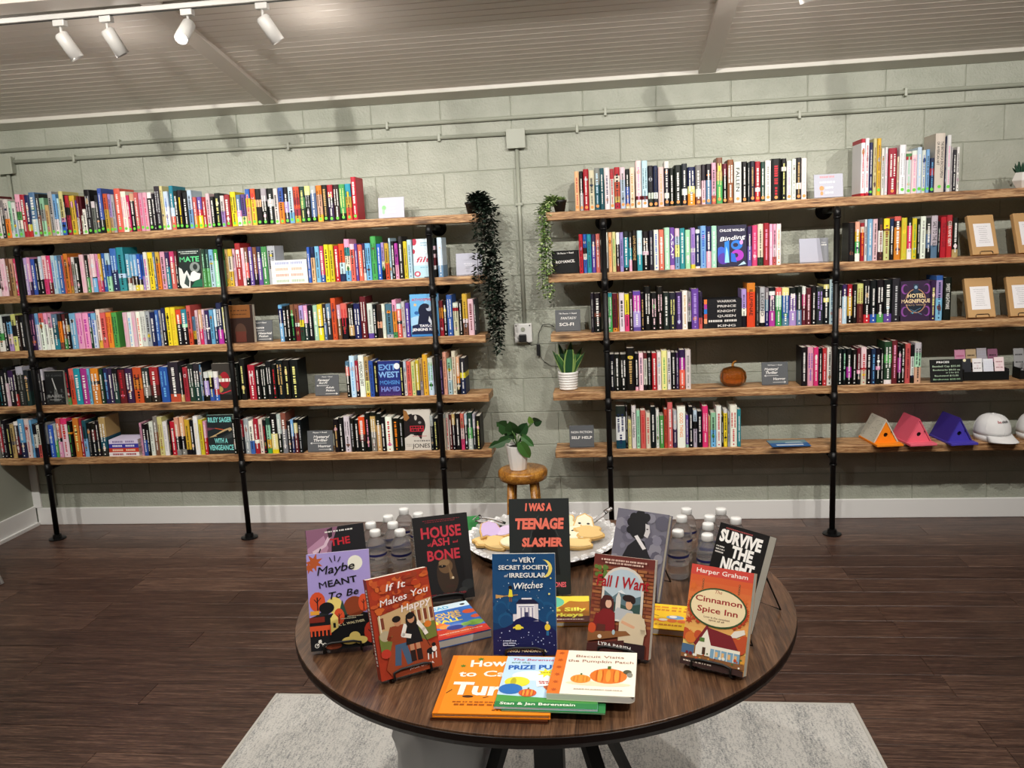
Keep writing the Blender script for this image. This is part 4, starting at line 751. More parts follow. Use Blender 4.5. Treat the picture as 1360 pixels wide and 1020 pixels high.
def person(a, x, z, s, hair, top, legs, skin='c08a68', long_=False, dress=False):
    """small printed standing figure; s is its height as a share of the cover height"""
    k = a.h/a.w
    if dress:
        a.L(skin, s*.10*k, (x-.07*s*k, z+s*.02), (x-.07*s*k, z+s*.42)); a.L(skin, s*.10*k, (x+.08*s*k, z+s*.02), (x+.07*s*k, z+s*.42))
        a.P(legs, (x-.20*s*k, z+s*.34), (x+.20*s*k, z+s*.34), (x+.12*s*k, z+s*.8), (x-.12*s*k, z+s*.8))
        a.L('2a1a18', s*.12*k, (x-.07*s*k, z), (x-.07*s*k, z+s*.17)); a.L('2a1a18', s*.12*k, (x+.08*s*k, z), (x+.08*s*k, z+s*.17))
    else:
        a.L(legs, s*.14*k, (x-.12*s*k, z+s*.02), (x-.05*s*k, z+s*.45)); a.L(legs, s*.14*k, (x+.14*s*k, z), (x+.05*s*k, z+s*.45))
        a.P(top, (x-.17*s*k, z+s*.42), (x+.17*s*k, z+s*.42), (x+.15*s*k, z+s*.82), (x-.15*s*k, z+s*.82))
    a.L(top, s*.09*k, (x-.15*s*k, z+s*.78), (x-.24*s*k, z+s*.58), (x-.08*s*k, z+s*.52)); a.L(top, s*.09*k, (x+.15*s*k, z+s*.78), (x+.26*s*k, z+s*.60), (x+.30*s*k, z+s*.50))
    if long_: a.E(hair, x, z+s*.84, s*.13*k, s*.20*k)
    a.E(skin, x, z+s*.90, s*.085*k, s*.105*k, n=12); a.E(hair, x-.01, z+s*.955, s*.10*k, s*.07*k, n=12)
def pumpkin(a, x, z, r, c='ea7d22', d='c8601a', stem='4f6a2c'):
    a.E(c, x, z, r, r*.8)
    for q in (-.62, -.3, .3, .62): a.E(d, x+q*r, z, r*.05, r*.66, n=10)
    for q in (-.45, 0, .45): a.E('f29a3c', x+q*r, z+.0, r*.13, r*.66, n=12)
    a.R(stem, x-r*.08, z+r*.72*a.w/a.h, x+r*.10, z+r*1.05*a.w/a.h)

def art_maybe(a):
    a.R('a99ad6', 0, 0, 1, 1); a.E('f0eedd', .77, .87, .12)
    leaf_shape(a, 'b8582c', .12, .91, .15, .4); leaf_shape(a, 'b8582c', .04, .86, .10, .9)
    a.P('151518', (0, 0), (1, 0), (1, .33), (.8, .36), (.62, .34), (.45, .38), (.3, .36), (0, .34))
    a.P('262a2a', (0, .34), (.3, .36), (.45, .44), (.36, .45), (.1, .36))
    a.E('8c3f22', .72, .42, .17, .16); a.E('efd77a', .40, .45, .13, .13); a.P('2f4a3c', (.46, .34), (.60, .34), (.53, .5))
    tree_blob(a, 'd8512c', .14, .50, .125); tree_blob(a, 'd8512c', .87, .45, .085, rz=.14); tree_blob(a, 'd8512c', .47, .33, .085, rz=.13); tree_blob(a, 'c93f2c', .97, .14, .12, rz=.17)
    a.E('151518', .28, .43, .12, .09); a.R('e8a23c', .02, .37, .16, .41); a.R('7d2a1e', 0, .29, .24, .345)
    a.R('d8512c', 0, .205, .33, .255)
    for i in range(6): a.R('d8512c', .01+i*.06, .15, .035+i*.06, .21)
    a.P('efd77a', (.33, .17), (.45, .22), (.45, .32), (.39, .37), (.33, .32)); a.R('151518', .37, .22, .41, .27)
    a.E('efd77a', .62, .075, .13, .06); a.E('efd77a', .70, .11, .09, .08); a.E('efd77a', .80, .07, .10, .06); a.E('7d3a22', .36, .035, .13, .05)
    for x in (.10, .22): a.E('e8e4da', x, .055, .035, n=12); a.E('151518', x, .055, .026, n=12)
    a.L('e8e4da', .012, (.10, .055), (.15, .085), (.22, .055)); a.P('e8e4da', (.12, .085), (.18, .085), (.17, .115), (.13, .11))
    a.T('Maybe', .45, .79, .085, '141416', .015, .25, rot=.10, width=.62); a.T('MEANT', .48, .655, .065, '141416', .035, rot=.10, width=.62)
    a.T('To Be', .55, .53, .07, '141416', .01, .25, rot=.10, width=.5); a.T('K. L. WALTHER', .66, .245, .024, 'efe6b8', .03, rot=.09, width=.42)
    a.bars(.50, .74, .30, .009, 'd8d0b0', 18); a.bars(.60, .86, .318, .009, 'd8d0b0', 18)
    for x0, z0, x1, z1 in ((.40, .90, .37, .95), (.45, .91, .45, .965), (.50, .90, .54, .945)): a.L('141416', .014, (x0, z0), (x1, z1))
def art_the(a):
    a.R('17161a', 0, 0, 1, 1); a.P('8c5f78', (0, 1), (.55, 1), (.42, .82), (.38, .62), (0, .55)); a.P('b486a0', (0, .80), (.30, .92), (.36, .78), (.2, .6), (0, .6))
    a.P('d9bccb', (.10, .73), (.32, .80), (.42, .90), (.36, .90), (.28, .82), (.08, .765)); a.P('2a2024', (.36, .98), (.46, 1), (.44, .9), (.38, .88))
    a.L('17161a', .02, (.16, .70), (.22, .78)); a.P('b486a0', (.7, 0), (1, 0), (1, .45), (.8, .3)); a.P('a82430', (.72, .3), (.95, .45), (.9, .55), (.68, .36))
    a.T('THE', .57, .80, .075, 'b8202e', .05, rot=.03, width=.34); a.bars(.32, .8, .945, .016, 'd9d6d0', 13)
def art_happy(a):
    a.R('a8371f', 0, 0, 1, 1)
    for _ in range(70): a.E(rnd.choice(['b8401f', 'c4552a', '8f2c1c', 'd0662c', '9a3c22']), rnd.uniform(.05, .95), rnd.uniform(.62, .98), rnd.uniform(.03, .09), rnd.uniform(.02, .06), n=7)
    a.P('c9a87a', (.08, .62), (.45, .66), (.98, .70), (.98, .46), (.08, .44))
    for x in (.12, .62, .72, .82, .92): a.R('7a3c28', x, .49, x+.05, .60); a.R('e6dcc4', x-.02, .46, x, .63)
    a.P('6f7a38', (.06, .22), (.98, .30), (.98, .46), (.06, .44)); a.P('9c4426', (.2, 0), (.98, 0), (.98, .2), (.72, .32), (.45, .42), (.3, .42), (.1, .1))
    a.E('d8792a', .86, .44, .06, .05); a.E('c03a2a', .13, .25, .08, .07); a.E('b7a98a', .16, .42, .09, .08)
    person(a, .38, .12, .46, '1d1513', '8e3f24', '46607e'); person(a, .60, .13, .45, '1d1513', 'ece8e0', '17161a', long_=True, dress=True)
    a.L('2a1a16', .008, (.76, .36), (.84, .22)); a.E('15141a', .84, .17, .07, .05); a.E('f0eeea', .90, .185, .04, .045); a.E('15141a', .90, .225, .035, .03)
    for x in (.79, .86, .92): a.L('f0eeea', .018, (x, .15), (x-.01, .095))
    a.T('If It', .42, .855, .065, 'f7ecea', .02, .2, rot=.04, width=.33); a.T('Makes You', .54, .735, .065, 'f7ecea', .02, .2, rot=.10, width=.82); a.T('Happy', .70, .63, .065, 'f7ecea', .02, .2, rot=.10, width=.50)
    a.T('JULIE OLIVIA', .66, .045, .022, 'f2e4e0', .03, width=.40)
def art_house(a):
    a.R('1c1b1c', 0, 0, 1, 1); a.E('3a2c22', .55, .30, .20, .36, n=24); a.E('6b5138', .52, .40, .13, .13); a.E('8c6f4c', .50, .44, .10, .06); a.E('1a1614', .46, .40, .07, .025); a.E('0e0c0c', .46, .40, .025, .02); a.E('c9b08a', .46, .405, .008)
    a.P('7d6142', (.57, .42), (.64, .27), (.66, .24), (.58, .24)); a.E('d8c3a0', .635, .255, .022); a.E('3f2a22', .58, .16, .09, .025); a.P('151415', (.68, .5), (.85, .5), (.85, 0), (.6, 0), (.74, .2))
    a.E('2a2c2c', .9, .16, .12, .09); a.E('333534', .8, .1, .08, .05)
    a.T('HOUSE', .49, .745, .125, 'c13543', .055, width=.74); a.T('ASH', .47, .645, .085, 'c13543', .055, width=.34); a.T('of', .26, .65, .035, 'c13543', .03); a.T('and', .74, .66, .03, 'c13543', .03); a.T('BONE', .50, .48, .115, 'c13543', .055, width=.60)
    a.T('JOEL A. SUTHERLAND', .52, .062, .022, 'a32f3c', .02, width=.66); a.bars(.18, .85, .945, .010, '7c2a34', 28); a.bars(.22, .78, .925, .010, '7c2a34', 24)
def art_secret(a):
    a.R('1b4a78', 0, 0, 1, 1); a.P('143a66', (0, 0), (1, 0), (1, .5), (.75, .42), (.5, .5), (.2, .44), (0, .52))
    for x, z, r in ((.08, .40, .14), (.2, .34, .12), (.85, .42, .16), (.96, .36, .12), (.7, .48, .12), (.35, .48, .12), (.12, .47, .1)): a.E('1d5583', x, z, r); a.E('174775', x+.01, z-.015, r*.85)
    a.P('171a4e', (0, 0), (1, 0), (1, .23), (.86, .30), (.72, .345), (.60, .37), (.48, .375), (.36, .32), (.2, .27), (0, .24))
    a.R('dcd9e0', .38, .33, .72, .50); a.P('f0eef2', (.38, .33), (.66, .35), (.66, .50), (.38, .49)); a.P('1c1c3c', (.36, .50), (.74, .50), (.66, .545), (.42, .545)); a.R('e9e6ee', .46, .545, .62, .56); a.R('dcd9e0', .32, .33, .38, .40)
    for x in (.44, .50, .56, .62): a.R('8c8aa8', x, .36, x+.02, .465)
    a.R('3a3a60', .50, .345, .56, .42); a.R('8c8aa8', .41, .47, .65, .478); a.P('171a4e', (.3, .30), (.74, .34), (.60, .375), (.48, .375), (.36, .345))
    a.E('f0dc6e', .82, .85, .135, .14); a.E('1b4a78', .775, .855, .125, .135)
    a.E('e8d840', .40, .265, .085, .028); a.E('e8d840', .40, .28, .045, .03); a.E('171a4e', .34, .25, .018); a.E('171a4e', .46, .25, .018); a.E('e8c838', .86, .27, .045, .05); a.E('e8d8b8', .86, .315, .018, .02); a.R('2c6a9a', .84, .19, .88, .235)
    a.L('b58a54', .014, (.08, .573), (.40, .592)); a.P('c99c5e', (.05, .555), (.05, .595), (.17, .585), (.17, .57)); a.P('ecdf3a', (.25, .572), (.32, .572), (.31, .64), (.27, .65)); a.E('20161a', .285, .665, .03, .028); a.L('8a5c40', .014, (.27, .57), (.27, .525)); a.L('8a5c40', .014, (.295, .57), (.30, .525))
    stars(a, 26, 'd8e6f0', z0=.42, r=.007); stars(a, 40, 'b8c4e8', z1=.24, r=.008); a.E('f0e88a', .90, .60, .015); a.E('f0e88a', .93, .755, .012)
    a.T('the', .36, .925, .026, 'f2f2ee', .01, .3); a.T('VERY', .56, .915, .048, 'f4f4f0', .035, width=.26); a.T('SECRET SOCIETY', .50, .845, .042, 'f4f4f0', .035, width=.80); a.T('of', .215, .77, .03, 'f2f2ee', .01, .3); a.T('IRREGULAR', .56, .765, .045, 'f4f4f0', .035, width=.58); a.T('Witches', .56, .655, .062, 'f4f4f0', .01, .35, rot=.05, width=.48)
    a.T('SANGU MANDANNA', .52, .03, .026, 'e8e0c0', .04, width=.64)
    for i, s in enumerate((.22, .20, .18)): a.bars(.16, .16+s, .135-i*.022, .010, 'c8d0e8', 11)
def art_fall(a):
    a.R('7b3a2c', 0, 0, 1, 1); a.R('6b2c24', 0, .90, 1, 1)
    for i in range(16):
        for j in range(6): a.R(rnd.choice(['a4663c', '94552f', 'b27648', '8a4a30']), .01+j*.17+(i % 2)*.05, .30+i*.037, .01+j*.17+(i % 2)*.05+.15, .30+i*.037+.028)
    for _ in range(12): a.E('5f7a34', rnd.uniform(.02, .24), rnd.uniform(.78, .88), .035, n=6)
    a.E('d9d2c8', .52, .70, .34, .30); a.R('d9d2c8', .18, .34, .86, .70); a.E('b9cbd6', .52, .70, .30, .26); a.R('b9cbd6', .22, .34, .82, .70)
    a.P('5d7680', (.22, .40), (.82, .40), (.82, .62), (.66, .58), (.5, .66), (.36, .58), (.22, .64)); a.P('dfe6ea', (.44, .64), (.5, .66), (.58, .62), (.5, .625)); a.P('37524c', (.22, .40), (.82, .40), (.82, .54), (.6, .50), (.22, .56))
    a.P('d8d4cc', (.42, .34), (.5, .34), (.5, .58), (.46, .64), (.42, .58)); a.P('b7bcc0', (.35, .36), (.8, .36), (.7, .46), (.45, .48))
    # she
    a.E('4a1f1c', .28, .50, .115, .13); a.P('4a1f1c', (.17, .40), (.40, .40), (.38, .56), (.2, .56)); a.P('7c1d20', (.12, .20), (.44, .20), (.42, .42), (.34, .45), (.22, .45), (.15, .40)); a.E('e0b49a', .305, .505, .052, .068); a.L('7c1d20', .08, (.14, .38), (.10, .24), (.24, .20)); a.E('4a1f1c', .28, .565, .08, .04)
    # he
    a.P('d3c2a4', (.50, .12), (.90, .12), (.93, .34), (.84, .44), (.62, .44), (.50, .34)); a.E('d9a684', .64, .52, .055, .075); a.E('2a1a18', .63, .585, .105, .055); a.E('2a1a18', .70, .565, .04, .05); a.L('d9a684', .045, (.55, .34), (.74, .30)); a.L('d3c2a4', .09, (.86, .38), (.90, .26), (.70, .26)); a.R('2c1a1e', .60, 0, .94, .14)
    a.P('8a5a34', (0, .10), (.70, .22), (.62, .255), (0, .20)); a.E('c8502a', .06, .24, .07, .08); a.R('5a2a22', .14, .22, .28, .29); a.E('e8dccb', .20, .165, .035, .03); a.E('a9c2cc', .42, .225, .025, .04); a.P('4a2420', (0, 0), (.60, 0), (.60, .16), (0, .08))
    a.T('Fall I Want', .50, .68, .115, 'a81c24', .03, .15, width=.86); a.bars(.13, .88, .945, .018, 'd8b8a8', 26); a.bars(.2, .84, .915, .018, 'd8b8a8', 22); a.T('LYRA PARISH', .45, .075, .034, 'f2efe9', .04, rot=-.03, width=.54)
def art_cinn(a):
    for i in range(12):
        t = i/11; c = '%02x%02x%02x' % tuple(int(p*(1-t)+q*t) for p, q in zip((236, 200, 110), (214, 92, 44))); a.R(c, 0, .20+i*.058, 1, .26+i*.058+.01)
    a.R('cf4539', 0, .90, 1, 1); a.T('Harper Graham', .5, .925, .045, 'f7eee4', .025, width=.84)
    for x in (.22, .80):
        for q in range(4): a.E('4a3a2c', x, .855-q*.026, .014, .02, n=10); a.E('dd7a3a', x, .855-q*.026, .008, .012, n=8)
    for x, z, r in ((.07, .78, .08), (.9, .70, .07), (.06, .44, .07), (.95, .36, .07), (.10, .32, .05), (.86, .22, .06)): leaf_shape(a, rnd.choice(['c44a26', 'b83c22', 'd86a2a']), x, z, r, x*5)
    for i in range(9):
        for sx in (-1, 1):
            t = -PI/2 + (i-4)*.22; leaf_shape(a, 'b9411f', .5+sx*.46*math.sin(t+PI), .60+.20*math.cos(t+PI)*.9-.02, .05, i)
    a.E('33502c', .5, .60, .46, .305, n=36); a.E('f0dcb0', .5, .60, .435, .28, n=36)
    a.T('The', .48, .74, .035, 'a8402c', .0, .3); a.T('Cinnamon', .5, .645, .055, '9c2a26', .03, width=.76); a.T('Spice Inn', .5, .545, .055, '9c2a26', .03, width=.66); a.T('Love is the sweetest', .5, .49, .018, '6a3a2a', .01, width=.42); a.T('spice of all', .5, .465, .018, '6a3a2a', .01, width=.25)
    for x, z, r in ((.02, .30, .09), (.12, .27, .09), (.24, .31, .07), (.9, .27, .12), (.8, .30, .08), (.98, .32, .1)): a.E(rnd.choice(['c2502a', 'a83c22', 'd4742e']), x, z, r, n=12)
    a.P('e8e0d2', (.72, .34), (.8, .41), (.95, .44), (.97, .40), (.84, .35)); a.P('7a1f26', (.36, .40), (.76, .36), (.92, .20), (.46, .23)); a.P('f0ead8', (.22, .22), (.36, .40), (.46, .23), (.46, .12), (.22, .12)); a.P('7a1f26', (.18, .22), (.36, .42), (.39, .40), (.22, .20))
    a.R('7da6c0', .46, .10, .92, .22); a.R('f0ead8', .46, .20, .92, .23)
    for x in (.52, .62, .72, .82): a.R('f0ead8', x, .10, x+.012, .2); a.R('e8b878', x+.02, .13, x+.06, .18)
    a.R('4a3222', .33, .13, .38, .20); a.R('5a7a3a', .27, .25, .35, .29); a.R('8a5a34', 0, .06, 1, .11); a.R('4c6a8a', .0, .11, .2, .2)
    for _ in range(26): a.E(rnd.choice(['c2502a', '4f6a34', 'e0a03a', 'f0ead8', '7a1f26']), rnd.uniform(0, 1), rnd.uniform(.06, .15), rnd.uniform(.012, .03), n=7)
    a.P('3a2420', (0, 0), (1, 0), (1, .05), (.4, .08), (0, .07)); a.bars(.05, .5, .035, .012, 'd8c8b8', 14)
def art_surv(a):
    a.R('141213', 0, 0, 1, 1); a.T('SURVIVE', .48, .815, .12, 'f4f2ee', .085, width=.84); a.T('THE', .58, .68, .115, 'f4f2ee', .085, width=.42); a.T('NIGHT', .54, .53, .125, 'f4f2ee', .085, width=.66)
    a.bars(.14, .7, .95, .014, '9a4a48', 22)
    for i in range(3): a.bars(.04, .22, .745-i*.03, .014, 'd8d4ce', 7)
    a.R('8c2024', .1, .3, .9, .42); a.T('RILEY SAGER', .5, .08, .08, 'f4f2ee', .06, width=.8)
def art_silent(a):
    a.R('6c6a78', 0, 0, 1, 1)
    for _ in range(40): a.E(rnd.choice(['7a7888', '625f6e', '84828e', '575564']), rnd.uniform(.05, .95), rnd.uniform(.3, .97), rnd.uniform(.05, .14), n=8, rot=rnd.random())
    a.P('18171c', (0, 0), (1, 0), (.92, .35), (.72, .52), (.6, .66), (.46, .68), (.30, .58), (.16, .35)); a.E('131216', .46, .80, .19, .20)
    for x, z, r in ((.30, .86, .08), (.34, .92, .08), (.46, .955, .09), (.58, .93, .08), (.30, .77, .07)): a.E('131216', x, z, r)
    a.P('c9c6c8', (.58, .86), (.66, .85), (.69, .77), (.66, .70), (.58, .72), (.60, .78)); a.E('2a2830', .63, .80, .02, .012); a.P('dddadc', (.40, .70), (.46, .72), (.66, .58), (.60, .56)); a.P('24232a', (.0, 0), (.9, 0), (.8, .3), (.3, .42), (.1, .3))
    a.T('The', .56, .42, .04, 'f2f0ee', .01, .3); a.T('SILENCE', .5, .32, .05, 'f2f0ee', .02, width=.7)
def art_teen(a):
    a.R('262a2a', 0, 0, 1, 1); a.E('161819', .58, .62, .20, .12, n=24); a.P('161819', (.32, .2), (.84, .2), (.78, .60), (.40, .60)); a.L('4a4c4c', .008, (.36, .60), (.42, .76), (.50, .82)); a.L('4a4c4c', .008, (.82, .60), (.74, .72)); a.L('5a5c5c', .008, (.22, .46), (.3, .52), (.36, .60))
    a.T('I WAS A', .49, .875, .075, 'f07a66', .085, .12, width=.44, outline='a83226'); a.T('TEENAGE', .50, .685, .105, 'f07a66', .085, .10, width=.80, outline='a83226'); a.T('SLASHER', .54, .50, .085, 'f07a66', .085, .10, width=.66, outline='a83226')
    a.T('STEPHEN GRAHAM JONES', .5, .075, .05, 'f06a78', .05, width=.86)
def art_howto(a):
    a.R('f28c1e', 0, 0, 1, 1); a.R('e07c14', 0, 0, .05, 1); a.T('How', .36, .80, .12, 'fbf4e4', .05, rot=.06, outline='6a3410', width=.34); a.T('to Catch a', .52, .62, .10, 'fbf4e4', .045, rot=.03, outline='6a3410', width=.80); a.T('Turkey', .52, .30, .20, 'fbf4e4', .07, rot=-.02, outline='5a2a0c', width=.84)
    leaf_shape(a, '5a7a24', .13, .80, .035); leaf_shape(a, '5a7a24', .28, .93, .04); a.E('4a2a14', .26, .27, .05, .02); a.L('4a2a14', .01, (.06, .32), (.10, .38)); a.L('4a2a14', .01, (.4, .25), (.44, .27))
    a.bars(.14, .8, .17, .022, 'a85a10', 24); a.bars(.16, .76, .125, .026, '9a4e0c', 16); a.bars(.5, .7, .05, .016, '9a4e0c', 8)
def art_prize(a):
    a.R('bfdcf2', 0, 0, 1, 1); a.E('dcecf8', .3, .6, .2, .1); a.E('cfe4f5', .75, .5, .25, .12); a.P('4e9a4a', (0, 0), (1, 0), (1, .24), (.5, .18), (0, .22)); a.R('2f7f46', 0, 0, 1, .10)
    a.T('The Berenstain Bears', .42, .91, .045, 'c0306a', .02, .15, width=.72); a.T('and the', .16, .85, .035, '2a6a4a', .02, width=.2); a.T('PRIZE PUMPKIN', .44, .74, .085, '1f5fb4', .07, rot=.06, width=.80)
    leaf_shape(a, 'f0e43a', .45, .66, .10); a.bars(.39, .52, .66, .016, 'a08a10', 5)
    a.E('e7dc3c', .17, .47, .13, .10); a.E('b8b02a', .13, .47, .03, .08); a.E('2f6fb8', .12, .33, .12, .10); pumpkin(a, .62, .42, .18, 'b8603a', '984a28'); a.P('f4f2ec', (.36, .50), (.52, .58), (.55, .42), (.38, .38)); a.bars(.39, .5, .47, .02, 'b02a3a', 5); a.bars(.4, .5, .44, .02, 'b02a3a', 5)
    pumpkin(a, .30, .26, .09, 'd8602e', 'b04a20'); a.T('Stan & Jan Berenstain', .42, .035, .045, 'e8f2e0', .03, width=.74)
def art_biscuit(a):
    a.R('f3eedd', 0, 0, 1, 1); a.R('e9772a', 0, 0, .15, 1)
    for i in range(6): leaf_shape(a, 'b9521c', .075, .08+i*.168, .045, i)
    a.T('Biscuit Visits', .55, .835, .06, '9a6a58', .015, width=.60); a.T('the Pumpkin Patch', .57, .72, .06, '9a6a58', .015, width=.80)
    a.E('eddcb8', .57, .24, .38, .05); pumpkin(a, .68, .42, .22, 'e47a2c', 'c85c1a'); pumpkin(a, .36, .33, .12, 'ee9436', 'd0701e'); a.E('55543f', .90, .52, .05, .05); a.E('8a8a80', .93, .46, .035, .05); a.bars(.30, .86, .10, .018, 'c8b8a8', 28)
def art_mouse(a):
    a.R('3f74c4', 0, 0, 1, 1); a.R('d3e8f2', 0, .84, 1, 1); a.T('READ', .40, .87, .085, '62b0d8', .05, width=.42); a.E('3a3a40', .88, .91, .05, .04)
    for x, z, r, c in ((.9, .66, .13, 'e0603a'), (.1, .60, .1, 'e8743a'), (.95, .48, .1, 'e0603a'), (.2, .4, .14, 'e8743a'), (.85, .3, .16, '7fae48'), (.15, .15, .25, 'd8402e'), (.5, .1, .3, 'e0603a'), (.9, .1, .2, 'd8402e'), (.3, .33, .12, 'f09a4a')): a.E(c, x, z, r, r*.7)
    a.T('MOUSE', .42, .66, .09, 'f2c65a', .05, width=.62); a.T('LOVES', .42, .55, .09, 'f2c65a', .05, width=.58); a.T('FALL', .42, .44, .09, 'f6e04a', .05, width=.5)
    a.E('6a86c4', .5, .28, .2, .12); a.E('3a4a9a', .45, .26, .15, .09); a.E('8fc060', .68, .3, .1, .07); a.bars(.1, .9, .12, .02, 'f2d0c0', 26); a.R('c83028', 0, 0, 1, .06)
def art_turkeys(a):
    a.R('e8b23c', 0, 0, 1, 1); a.E('f4dc4a', .3, .8, .4, .35); a.E('6cc4a4', .25, .75, .28, .26); a.P('b5762c', (0, 0), (1, 0), (1, .8), (.62, .8), (.4, .5), (0, .4)); a.E('f4dc4a', .85, .9, .3, .14); a.R('5a2f2a', 0, 0, 1, .22)
    a.T('Five Silly', .5, .40, .13, 'f6ec5a', .07, rot=.04, width=.86); a.T('Turkeys', .5, .20, .13, 'f6ec5a', .07, rot=.02, width=.78); a.bars(.4, .9, .08, .03, 'e8d8c8', 14)
def art_pook(a):
    a.R('f6c62e', 0, 0, 1, 1); a.bars(.15, .88, .84, .07, 'd8882a', 8); a.bars(.2, .9, .72, .07, 'd8882a', 10); a.L('a06a28', .02, (.1, .5), (.25, .56), (.4, .5)); a.E('7aa0cc', .70, .48, .16, .08); a.E('e8e4da', .66, .50, .07, .05)
    for x in (.12, .3, .48, .66, .84): a.E('ee7a34', x, .34, .09, .07)
    a.E('f3e6d0', .5, .36, .08, .05); a.bars(.12, .85, .13, .06, 'c07a20', 14)
# ---- covers on the shelves
def art_mate(a):
    a.R('1b2826', 0, 0, 1, 1); a.bars(.06, .92, .93, .022, 'd8e4dc', 16); a.bars(.15, .85, .885, .018, 'd8e4dc', 18); a.T('MATE', .5, .68, .13, '5fd08a', .06, width=.88); a.E('8a9490', .72, .53, .22); a.E('27312f', .74, .54, .10, .12)
    a.P('dfe4e0', (0, .12), (0, .55), (.14, .50), (.22, .36), (.36, .46), (.5, .28), (.46, 0), (.1, 0)); a.P('e9ece8', (.42, .2), (.55, .40), (.68, .44), (.82, .38), (.96, .36), (.9, .22), (.6, .16)); a.P('1f6a4a', (.5, .02), (1, .02), (1, .22), (.7, .18)); a.P('3a4a46', (.2, .12), (.34, .36), (.44, .18), (.4, .02))
def art_filt(a):
    a.R('d7e6f0', 0, 0, 1, 1); a.R('b9dbe8', 0, 0, 1, .32); a.E('b8304a', .06, .93, .12, .16); a.E('b8304a', .02, .68, .08, .10); a.bars(.35, .9, .88, .025, '7fb0c8', 10); a.bars(.35, .9, .82, .025, '7fb0c8', 10); a.T('YOU', .52, .62, .10, 'f8fafc', .04, width=.7); a.T('filth', .55, .40, .14, 'c22a4a', .02, .25, width=.9); a.bars(.3, .9, .25, .03, '8ac0d8', 9)
    a.E('c0405a', .16, .10, .14, .12); a.E('e8d8e0', .16, .10, .08, .07); a.R('2a3a4a', .45, .0, .95, .02)
def art_dark(a):
    a.R('2a1812', 0, 0, 1, 1); a.R('7a4a20', 0, .66, .9, 1); a.bars(.15, .8, .84, .03, '4a2a12', 9); a.bars(.2, .75, .74, .03, '4a2a12', 8); a.E('4a3226', .5, .30, .22, .30); a.R('5a2a20', .3, .02, .7, .3)
def art_atmo(a):
    a.R('6bb2e6', 0, 0, 1, 1); a.E('a8d2f0', .3, .35, .4, .2); a.E('8cc4ec', .8, .8, .3, .2); a.T('ATMOSPHERE', .5, .84, .06, 'c8384a', .04, width=.86)
    leaf_shape(a, 'e8c06a', .18, .75, .07); a.E('151a34', .52, .60, .24, .26, n=22); a.P('151a34', (.2, .12), (.8, .12), (.78, .5), (.3, .5)); a.P('1a2348', (0, 0), (1, 0), (.92, .22), (.7, .32), (.3, .3), (.05, .26)); a.E('b8c4d8', .66, .66, .10, .10); a.E('151a34', .60, .70, .07, .06); a.P('dfe4ee', (.62, .36), (.66, .48), (.78, .30), (.74, .26)); a.E('2f66a8', .22, .56, .08, .06)
    a.T('TAYLOR', .58, .225, .055, 'f6f4f8', .05, width=.55); a.T('JENKINS REID', .5, .135, .06, 'f6f4f8', .05, width=.90); a.R('3f86cc', 0, 0, 1, .05)
def art_kuang(a):
    a.R('1a1b1c', 0, 0, 1, 1); a.T('R.F. KUANG', .5, .84, .06, '4a4c4e', .03, width=.8); a.P('b8bab8', (.38, .78), (.42, .8), (.60, .40), (.54, .36)); a.P('6a6c6c', (.45, .4), (.62, .4), (.7, .1), (.4, .1))
    for _ in range(34): a.E(rnd.choice(['3a3c3d', '2a2c2d', '565858', '474949']), rnd.uniform(.04, .96), rnd.uniform(.04, .45), rnd.uniform(.02, .07), n=6)
    a.T('BABEL', .5, .22, .075, '8c8e8c', .05, width=.8); a.bars(.2, .8, .14, .02, '9a9c9a', 14); a.R('3c3e3f', .05, .05, .95, .062); a.R('3c3e3f', .05, .93, .95, .942)
def art_vamp(a):
    a.R('3a3632', 0, 0, 1, 1); a.E('9c1f2c', .62, .55, .26, .4); a.E('8a7a4a', .3, .6, .2, .16); a.E('a89050', .3, .3, .22, .16); a.P('1f1c1c', (0, 0), (1, 0), (1, .14), (0, .2)); a.L('c03040', .05, (.1, .25), (.45, .18), (.9, .26)); a.bars(.05, .95, .50, .09, 'e8e4dc', 6); a.E('3a3632', .5, .85, .12, .1)
def art_exit(a):
    a.R('232f78', 0, 0, 1, 1); a.P('3a2a6a', (0, 0), (1, 0), (1, .2), (0, .3)); a.T('EXIT', .42, .74, .16, '6fa0dc', .06, width=.76); a.T('WEST', .48, .53, .16, '86b4e6', .06, width=.88); a.T('MOHSIN', .5, .33, .11, '4f8ad0', .06, width=.86); a.T('HAMID', .52, .13, .13, '7a8ed8', .06, width=.82); a.E('e8ecf2', .84, .84, .13, .13)
    a.bars(.1, .95, .02, .03, '5a3a7a', 12)
def art_veng(a):
    a.R('20282a', 0, 0, 1, 1); a.T('RILEY SAGER', .5, .82, .12, '7fd4d0', .05, width=.92); a.P('b9a074', (.02, .42), (.35, .52), (.62, .62), (.9, .68), (.98, .62), (.7, .52), (.4, .46)); a.P('14181a', (.3, .48), (.8, .62), (.85, .56), (.4, .44)); a.L('c0502a', .03, (.3, .66), (.62, .62)); a.P('6a3a4a', (0, .6), (.35, .66), (0, .68)); a.P('3a3f40', (.5, .40), (1, .56), (1, .44), (.7, .36))
    a.T('WITH A', .5, .28, .12, '7fd4d0', .05, width=.5); a.T('VENGEANCE', .5, .10, .13, '7fd4d0', .05, width=.94)
